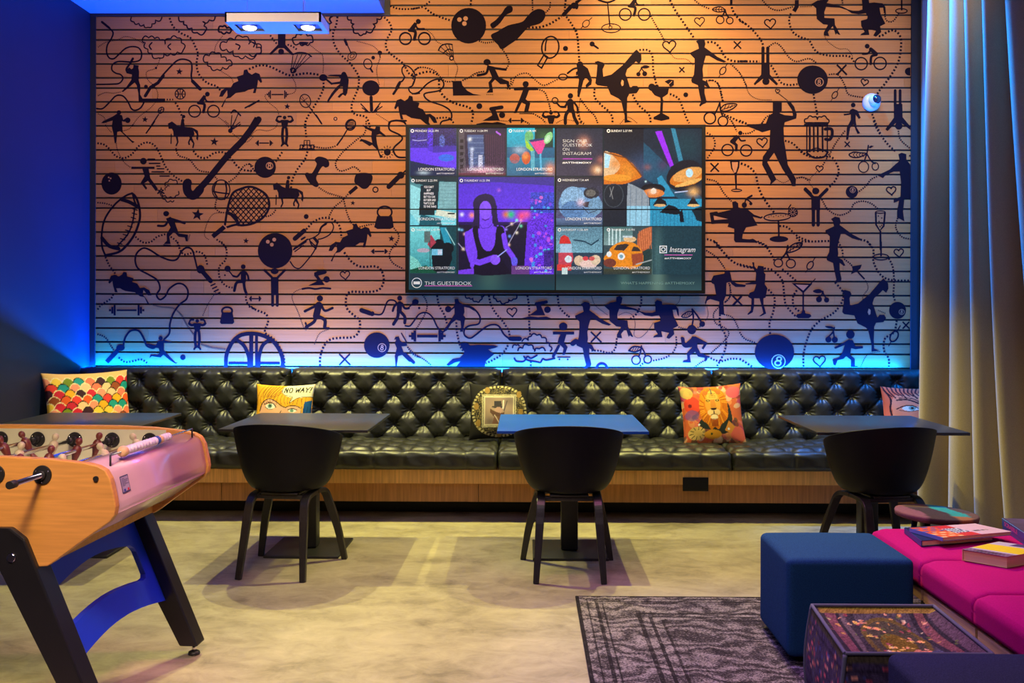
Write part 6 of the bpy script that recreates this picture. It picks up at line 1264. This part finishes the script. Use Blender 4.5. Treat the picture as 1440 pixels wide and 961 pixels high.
for k in range(4):
    a=PI/4+k*PI/2; mb=MB(); mb.tube([(1.965+.10*math.cos(a),4.74+.10*math.sin(a),.404),(1.965+.15*math.cos(a),4.74+.15*math.sin(a),.012)],[.014,.010],10); mb.build('leg',legm,st)
# ---------------- books and box on the pink bench
PT=.4238
def P_top(px,py,z=PT+.01):
    r=ray(px,py); t=(z-H)/r.z; return Vector((0,0,H))+r*t
paper=mat('page_edges',(.70,.55,.33),rough=.8,var=.12,scale=4,stretch=(1,1,160))
def book(name,corners,z0,th,cover,label,spine_m,art=None,cat='book',page=None):
    """corners: plan quad (front-left, front-right, back-right, back-left) seen in the photo"""
    fl,fr_,br_,bl=[Vector((p.x,p.y,0)) for p in corners]
    c0=(fl+fr_+br_+bl)/4; t=thing(name,(c0.x,c0.y,z0),label,cat)
    def slab(a,b,ins,nm,m_):
        q=[c0+(p-c0)*ins for p in (fl,fr_,br_,bl)]
        mb=MB(); mb.add([(p.x,p.y,z0+a) for p in q]+[(p.x,p.y,z0+b) for p in q],[(0,1,2,3),(4,5,6,7),(0,1,5,4),(1,2,6,5),(2,3,7,6),(3,0,4,7)]); return mb.build(nm,m_,t)
    ct=.0022
    slab(0,ct,1,'back_cover',spine_m); slab(ct,th-ct,.975,'pages',page or paper); 
    # printed front cover as a fine coloured grid
    n_=44; vs=[];cols=[]
    for j in range(n_+1):
        for i in range(n_+1):
            u,v=i/n_,j/n_; p_=(fl*(1-u)+fr_*u)*(1-v)+(bl*(1-u)+br_*u)*v; vs.append((p_.x,p_.y,z0+th)); cols.append(art(u,v))
    W_=n_+1; fs=[(j*W_+i,j*W_+i+1,(j+1)*W_+i+1,(j+1)*W_+i) for j in range(n_) for i in range(n_)]
    k=len(vs); vs+=[(p.x,p.y,z0+th-ct) for p in (fl,fr_,br_,bl)]; cols+=[art(0,0),art(1,0),art(1,1),art(0,1)]
    fs+=[(k,k+1,k+2,k+3)]+[tuple(range(n_+1))+(k+1,k), tuple(n_*W_+i for i in range(W_))+(k+2,k+3), tuple(j*W_ for j in range(W_))+(k+3,k), tuple(j*W_+n_ for j in range(W_))+(k+2,k+1)]
    mb=MB(); mb.add(vs,fs); mb.build('front_cover',vcol_mat(name+'_cover',rough=.3,spec=.5),t,colors=cols)
    # spine along the left edge
    mb=MB(); a=fl+(fl-c0)*.0; mb.bar([(fl.x,fl.y,z0+th/2),(bl.x,bl.y,z0+th/2)],.003,th-.0005,(fr_-fl).normalized()); mb.build('spine',spine_m,t)
    return t
z0=PT
def art_dark(u,v): return (.01,.02,.08)
nb=book('notebook',[P_top(1296,769,z0),P_top(1397,761,z0),P_top(1372,744,z0),P_top(1272,750,z0)],z0,.024,None,'dark blue notebook under the magazine',mat('notebook_blue',(.01,.04,.25),.4),art_dark)
def art_mag(u,v):
    if u<.32: c_=lin(235,90,40) if (int(v*11)+int(u*13))%3 else (lin(240,200,150) if v<.5 else lin(60,90,170))
    elif u<.55: c_=lin(214,40,60) if abs(v-.5)>.22 else (lin(220,225,240) if (int(u*40)+int(v*9))%2 else lin(40,60,130))
    else:
        c_=lin(225,190,215)
        if abs(v-.35)<.04 and .6<u<.86 and int(u*50)%3: c_=lin(60,60,90)
    return c_
mg=book('magazine',[P_top(1326,761.5,z0+.026),P_top(1423,753,z0+.026),P_top(1371,741.5,z0+.026),P_top(1279,748,z0+.026)],z0+.0255,.016,None,'bright magazine with a pink and red cover, lying on the blue notebook',mat('magazine_spine',(.20,.25,.60),.4),art_mag,'magazine')
def art_yel(u,v):
    c_=lin(240,215,40) if .25<v<.72 else lin(200,190,215)
    if v<.2: c_=lin(150,110,150) if (int(u*37)*7+int(v*30))%3 else lin(60,40,70)
    if v>.78 and .35<u<.75: c_=lin(80,60,120)
    if .02<v<.16 and .2<u<.8 and int(u*24)%2: c_=lin(40,24,40)
    return c_
yb_=book('paperback',[P_top(1353.5,773,z0+.043),P_top(1416,783.5,z0+.043),P_top(1480,772,z0+.043),P_top(1404.5,762,z0+.043)],z0,.043,None,'thick yellow paperback with pale page edges, in front of the magazine',mat('paperback_edge',(.70,.48,.25),.7),art_yel)
# boxed word game
gb=thing('board_game_box',(1,1,z0),'blue board game box behind the books, cut off by the right edge','box')
A_=P_top(1409,745.5,z0); Bq=P_top(1440,767,z0); dirv=(Bq-A_); dirv.z=0; Ld=dirv.length; dirv/=Ld; Ld=.30; nrm=Vector((-dirv.y,dirv.x,0)); 
if nrm.x<0: nrm=-nrm
gb.location=(A_.x,A_.y,z0); ORG[gb]=Vector((A_.x,A_.y,z0))
bxm=mat('game_box_blue',(.01,.05,.32),.35); bxt=mat('game_box_top',(.10,.06,.13),.3,var=.4,scale=14)
A2=Vector((A_.x,A_.y,z0)); hh=.052; wd=.20
def quadbox(mb,l0,l1,w0,w1,a,b):
    q=[A2+dirv*l0+nrm*w0,A2+dirv*l1+nrm*w0,A2+dirv*l1+nrm*w1,A2+dirv*l0+nrm*w1]
    mb.add([(p.x,p.y,z0+a) for p in q]+[(p.x,p.y,z0+b) for p in q],[(0,1,2,3),(4,5,6,7),(0,1,5,4),(1,2,6,5),(2,3,7,6),(3,0,4,7)])
mb=MB(); quadbox(mb,.002,Ld-.002,.002,wd-.002,0,hh*.5); mb.build('box_base',bxm,gb)
mb=MB(); quadbox(mb,0,Ld,0,wd,hh*.35,hh); mb.m=1; quadbox(mb,.004,Ld-.004,.004,wd-.004,hh,hh+.0006); lid=mb.build('lid',[bxm,bxt],gb)
vs,fs=text_polys('SCRABBLE',.026,'LEFT',0,1.0,.0006); w_=max(v.x for v in vs); sc=.17/w_
base_=A2+dirv*.035-nrm*.0012
mb=MB(); mb.add([base_+dirv*(v.x*sc)+Vector((0,0,hh*.35+.008+v.y)) for v in vs],fs); mb.build('lettering',mat('magenta_print',(.55,.05,.35),.5),lid)
mb=MB(); 
for (l0,l1,a,b) in ((.0,Ld,hh*.96,hh*1.0),): quadbox(mb,l0,l1,-.0008,0,a,b)
mb.build('edge_stripe',mat('pale_blue_print',(.25,.5,.8),.4),lid)
# ================================================================ CURTAIN
m,n,p=nt('curtain_linen'); tc=n.nodes.new('ShaderNodeTexCoord')
no=n.nodes.new('ShaderNodeTexNoise'); no.inputs['Scale'].default_value=260; no.inputs['Detail'].default_value=2; link(n,tc.outputs['Object'],no.inputs['Vector'])
r=n.nodes.new('ShaderNodeValToRGB'); link(n,no.outputs['Fac'],r.inputs['Fac']); r.color_ramp.elements[0].color=(.29,.225,.125,1); r.color_ramp.elements[1].color=(.50,.39,.24,1)
link(n,r.outputs['Color'],p.inputs['Base Color']); p.inputs['Roughness'].default_value=.85; p.inputs['Specular IOR Level'].default_value=.15; p.inputs['Sheen Weight'].default_value=.3
bp=n.nodes.new('ShaderNodeBump'); bp.inputs['Strength'].default_value=.3; bp.inputs['Distance'].default_value=.002; link(n,no.outputs['Fac'],bp.inputs['Height']); link(n,bp.outputs['Normal'],p.inputs['Normal'])
ct=thing('curtain',(2.7,6.1,0),'floor-length beige curtain in deep folds at the right side','curtain')
NU,NV=360,60; vs=[]
# plan of the cloth at the hem and at the heading, plus its folds
for j in range(NV+1):
    t=j/NV; z=.015+t*4.40
    g=t**.8
    A0=Vector((2.47,6.33)).lerp(Vector((2.74,6.66)),min(1,g*1.25)); B0=Vector((3.02,5.42)).lerp(Vector((2.90,5.80)),min(1,g*1.25))
    L_=(B0-A0); d=L_.normalized(); nn=Vector((-d.y,d.x))
    for i in range(NU+1):
        u=i/NU
        ph=2*PI*(5.2*u+.12*math.sin(3*u+1.5*t)+.04*math.sin(9*u))
        s_=math.sin(ph); am=(.088+.028*math.sin(11*u+1))*(1.0-.22*t)
        off_=am*(s_+.22*math.sin(2*ph+.8))+.014*math.sin(23*u+4*t)*(1-.6*t)
        al=.035*math.sin(ph+1.4)
        p2=A0+L_*u+d*al+nn*off_
        vs.append((p2.x,p2.y,z))
W_=NU+1
o=MB().add(vs,[(j*W_+i,j*W_+i+1,(j+1)*W_+i+1,(j+1)*W_+i) for j in range(NV) for i in range(NU)],True).build('cloth',m,ct)
sd=o.modifiers.new('thickness','SOLIDIFY'); sd.thickness=.003
mb=MB(); mb.tube([(2.60,6.85,4.42),(2.90,5.4,4.42)],.012,10); mb.build('rail',chrome,ct)
# ================================================================ DOME CAMERA ON THE WALL
q=at(1226,143.5,D-.02); cc_=thing('security_camera',(q.x,D-.012,q.z),'small white round camera on the wood wall near the curtain','camera')
wp=mat('white_plastic',(.72,.72,.74),rough=.3)
Mx=Matrix.Rotation(PI/2,3,'X')
MB().lathe([(.066,0),(.066,.014),(.058,.03),(.04,.036)],(q.x,D-.003,q.z),28,Mx).build('housing',wp,cc_)
MB().ball((q.x+.012,D-.047,q.z+.008),.045,(1,1,1),20).build('ball_head',wp,cc_)
mb=MB(); mb.ball((q.x+.016,D-.062,q.z+.010),.037,(1,1,1),20); mb.build('lens_cover',mat('dark_lens',(.01,.015,.04),rough=.08,spec=.9),cc_)
# ================================================================ CEILING LAMP
lampw=mat('lamp_white',(.40,.40,.41),rough=.5,var=.02)
LX0,LX1=at(316,30,6.3).x,at(451,30,6.3).x; LZ=at(384,30.5,6.3).z; LT=at(384,16.5,6.3).z; LY0,LY1=6.30,6.585
lp=thing('ceiling_lamp',((LX0+LX1)/2,(LY0+LY1)/2,LZ),'flat white ceiling lamp with two bright round bulbs','lamp')
bulbs=[(at(351,39,6.44).x),(at(433,39,6.44).x)]
yc=(LY0+LY1)/2
mb=MB()
mb.b2((LX0,LY0,LZ),(LX1,LY0+.012,LT)); mb.b2((LX0,LY1-.012,LZ),(LX1,LY1,LT)); mb.b2((LX0,LY0,LZ),(LX0+.012,LY1,LT)); mb.b2((LX1-.012,LY0,LZ),(LX1,LY1,LT)); mb.b2((LX0,LY0,LT-.008),(LX1,LY1,LT))
rw=.082
xs=[LX0+.012,bulbs[0]-rw,bulbs[0]+rw,bulbs[1]-rw,bulbs[1]+rw,LX1-.012]
for a,b in ((xs[0],xs[1]),(xs[2],xs[3]),(xs[4],xs[5])): mb.b2((a,LY0+.012,LZ),(b,LY1-.012,LZ+.004))
for a,b in ((xs[1],xs[2]),(xs[3],xs[4])):
    mb.b2((a,LY0+.012,LZ),(b,yc-rw,LZ+.004)); mb.b2((a,yc+rw,LZ),(b,LY1-.012,LZ+.004))
mb.build('housing',lampw,lp)
bg=glow('bulb_light',(1,.93,.75),14); rim=mat('bulb_rim',(.5,.5,.52),rough=.3,metal=.6); rec=mat('lamp_recess',(.10,.12,.2),rough=.5)
for bx in bulbs:
    s_=MB().b2((bx-rw,yc-rw,LZ+.018),(bx+rw,yc+rw,LZ+.02)).build('recess',rec,lp)
    b_=MB().lathe([(.050,.0),(.052,-.012),(.046,-.014)],(bx,yc,LZ+.016),28).build('bulb_ring',rim,lp)
    MB().lathe([(.044,0),(.040,-.008),(.025,-.014),(.004,-.016)],(bx,yc,LZ+.003),24).build('bulb',bg,b_)
wire=mat('steel_wire',(.35,.38,.45),rough=.3,metal=.8)
for x in (at(348,10,yc).x,at(429,10,yc).x):
    MB().tube([(x,yc,LT),(x,yc,CZ)],.0016,6).build('suspension_wire',wire,lp)
mb=MB(); mb.tube([(at(426,10,yc).x,yc,LT),(at(428,10,yc).x,yc,CZ)],.003,6); mb.tube([(at(426,10,yc).x,yc,LT),(at(426,10,yc).x,yc,LT+.025)],.007,8); mb.build('power_cord',wire,lp)
# ================================================================ LIGHT
def area(loc,size,power,col,target=None,sy=None,spread=None,rot=None):
    d=bpy.data.lights.new('area_light','AREA'); d.energy=power; d.color=col; d.size=size
    if sy: d.shape='RECTANGLE'; d.size_y=sy
    if spread: d.spread=math.radians(spread)
    o=bpy.data.objects.new('area_light',d); o.location=loc; C.objects.link(o)
    if target is not None: o.rotation_euler=(Vector(target)-Vector(loc)).to_track_quat('-Z','Y').to_euler()
    if rot is not None: o.rotation_euler=rot
    return o
def spot(loc,target,power,col,ang,blend=.2,r=.03):
    d=bpy.data.lights.new('spot_light','SPOT'); d.energy=power; d.color=col; d.spot_size=math.radians(ang); d.spot_blend=blend; d.shadow_soft_size=r
    o=bpy.data.objects.new('spot_light',d); o.location=loc; v=Vector(target)-Vector(loc); o.rotation_euler=v.to_track_quat('-Z','Y').to_euler(); C.objects.link(o); return o
BLUE=(0.0,.11,1.0)
# blue LED strip in the gap behind the bench back
area(((XL+XR)/2-.1,7.42,.908),6.1,LED_P,BLUE,rot=(PI,0,0),sy=.03)
area(((XL+XR)/2-.1,7.38,.90),6.1,LED2_P,BLUE,rot=(PI+.22,0,0),sy=.02,spread=70)
# spots: the two bulbs of the visible lamp, and the same lamps out of frame to the right
WARM=(1.0,.90,.24)
for bx in bulbs: spot((bx,yc,LZ-.03),(bx,yc-.5,0),WARM_P,WARM,84,.35,.02)
for bx in (.75,1.1): spot((bx,6.3,3.3),(bx,5.8,0),WARM_P,WARM,84,.35,.02)
# wall washers from the ceiling
for x,y,z,e,b in ((-2.0,4.6,3.5,.6,1),(-.8,4.4,4.0,.8,1),(.95,5.6,4.2,.85,1),(2.2,5.4,4.2,.4,1)): spot((x,y,z),(x,7.45,2.85),WALL_P*e,(1.0,.66,.26),66,b,.3)
spot((.95,6.2,4.3),(1.0,7.45,3.75),WALL_P*.22,(1.0,.78,.35),50,1,.05)
# broad fill from overhead, plus a front fill added for upright faces
area((.2,3.4,4.2),2.4,FILL_P,(1.0,.84,.64),(.2,3.2,0),1.6,110)
area((0,.8,3.4),2.0,FRONT_P,(.92,.76,.66),(0,4.8,.5),1.0,120)
# pink light from an unseen overhead source, plus a spot added for the foosball end
area((.5,4.3,3.7),1.6,PINK_P*.17,(1.0,.06,.55),(.6,3.4,0),.12,90)
spot((.6,4.4,3.6),(-1.3,3.6,.75),PINK_P*2.2,(1.0,.05,.50),22,.5,.25)
area((-.9,.9,3.0),.5,WOOD_P,(1.0,.72,.40),(-1.75,3.15,.75),.5,50)  # warm light added to brighten the foosball side panel, no fixture
spot((1.6,2.2,3.6),(2.1,3.7,.4),PB_P,(1.0,.6,.75),40,.6,.15)  # spot added to lift the pink bench, no fixture
# unseen blue spot over the soft seats, another added for the curtain and side wall
spot((-.1,4.6,4.2),(1.02,3.85,.1),BLU2_P,(.02,.14,1.0),38,.8,.08)
spot((2.0,6.9,4.2),(2.88,6.5,2.4),BLU3_P,(.0,.22,1.0),70,.6,.06)
area((-2.0,5.2,2.0),.3,BLU4_P,(.0,.22,1.0),(-1.9,6.2,3.6),.3) if BLU4_P else None
area((-1.2,1.0,3.3),.8,PUR_P,(.55,.35,1.0),(-.7,2.9,0),.8,70)  # purple light added to tint the floor at the front left
w=bpy.data.worlds.new('world'); bpy.context.scene.world=w; w.use_nodes=True
w.node_tree.nodes['Background'].inputs['Color'].default_value=(.35,.35,.55,1); w.node_tree.nodes['Background'].inputs['Strength'].default_value=.05
vs_=bpy.context.scene.view_settings; vs_.view_transform='Standard'; vs_.look='None'; vs_.gamma=1; vs_.use_curve_mapping=False; vs_.exposure=0
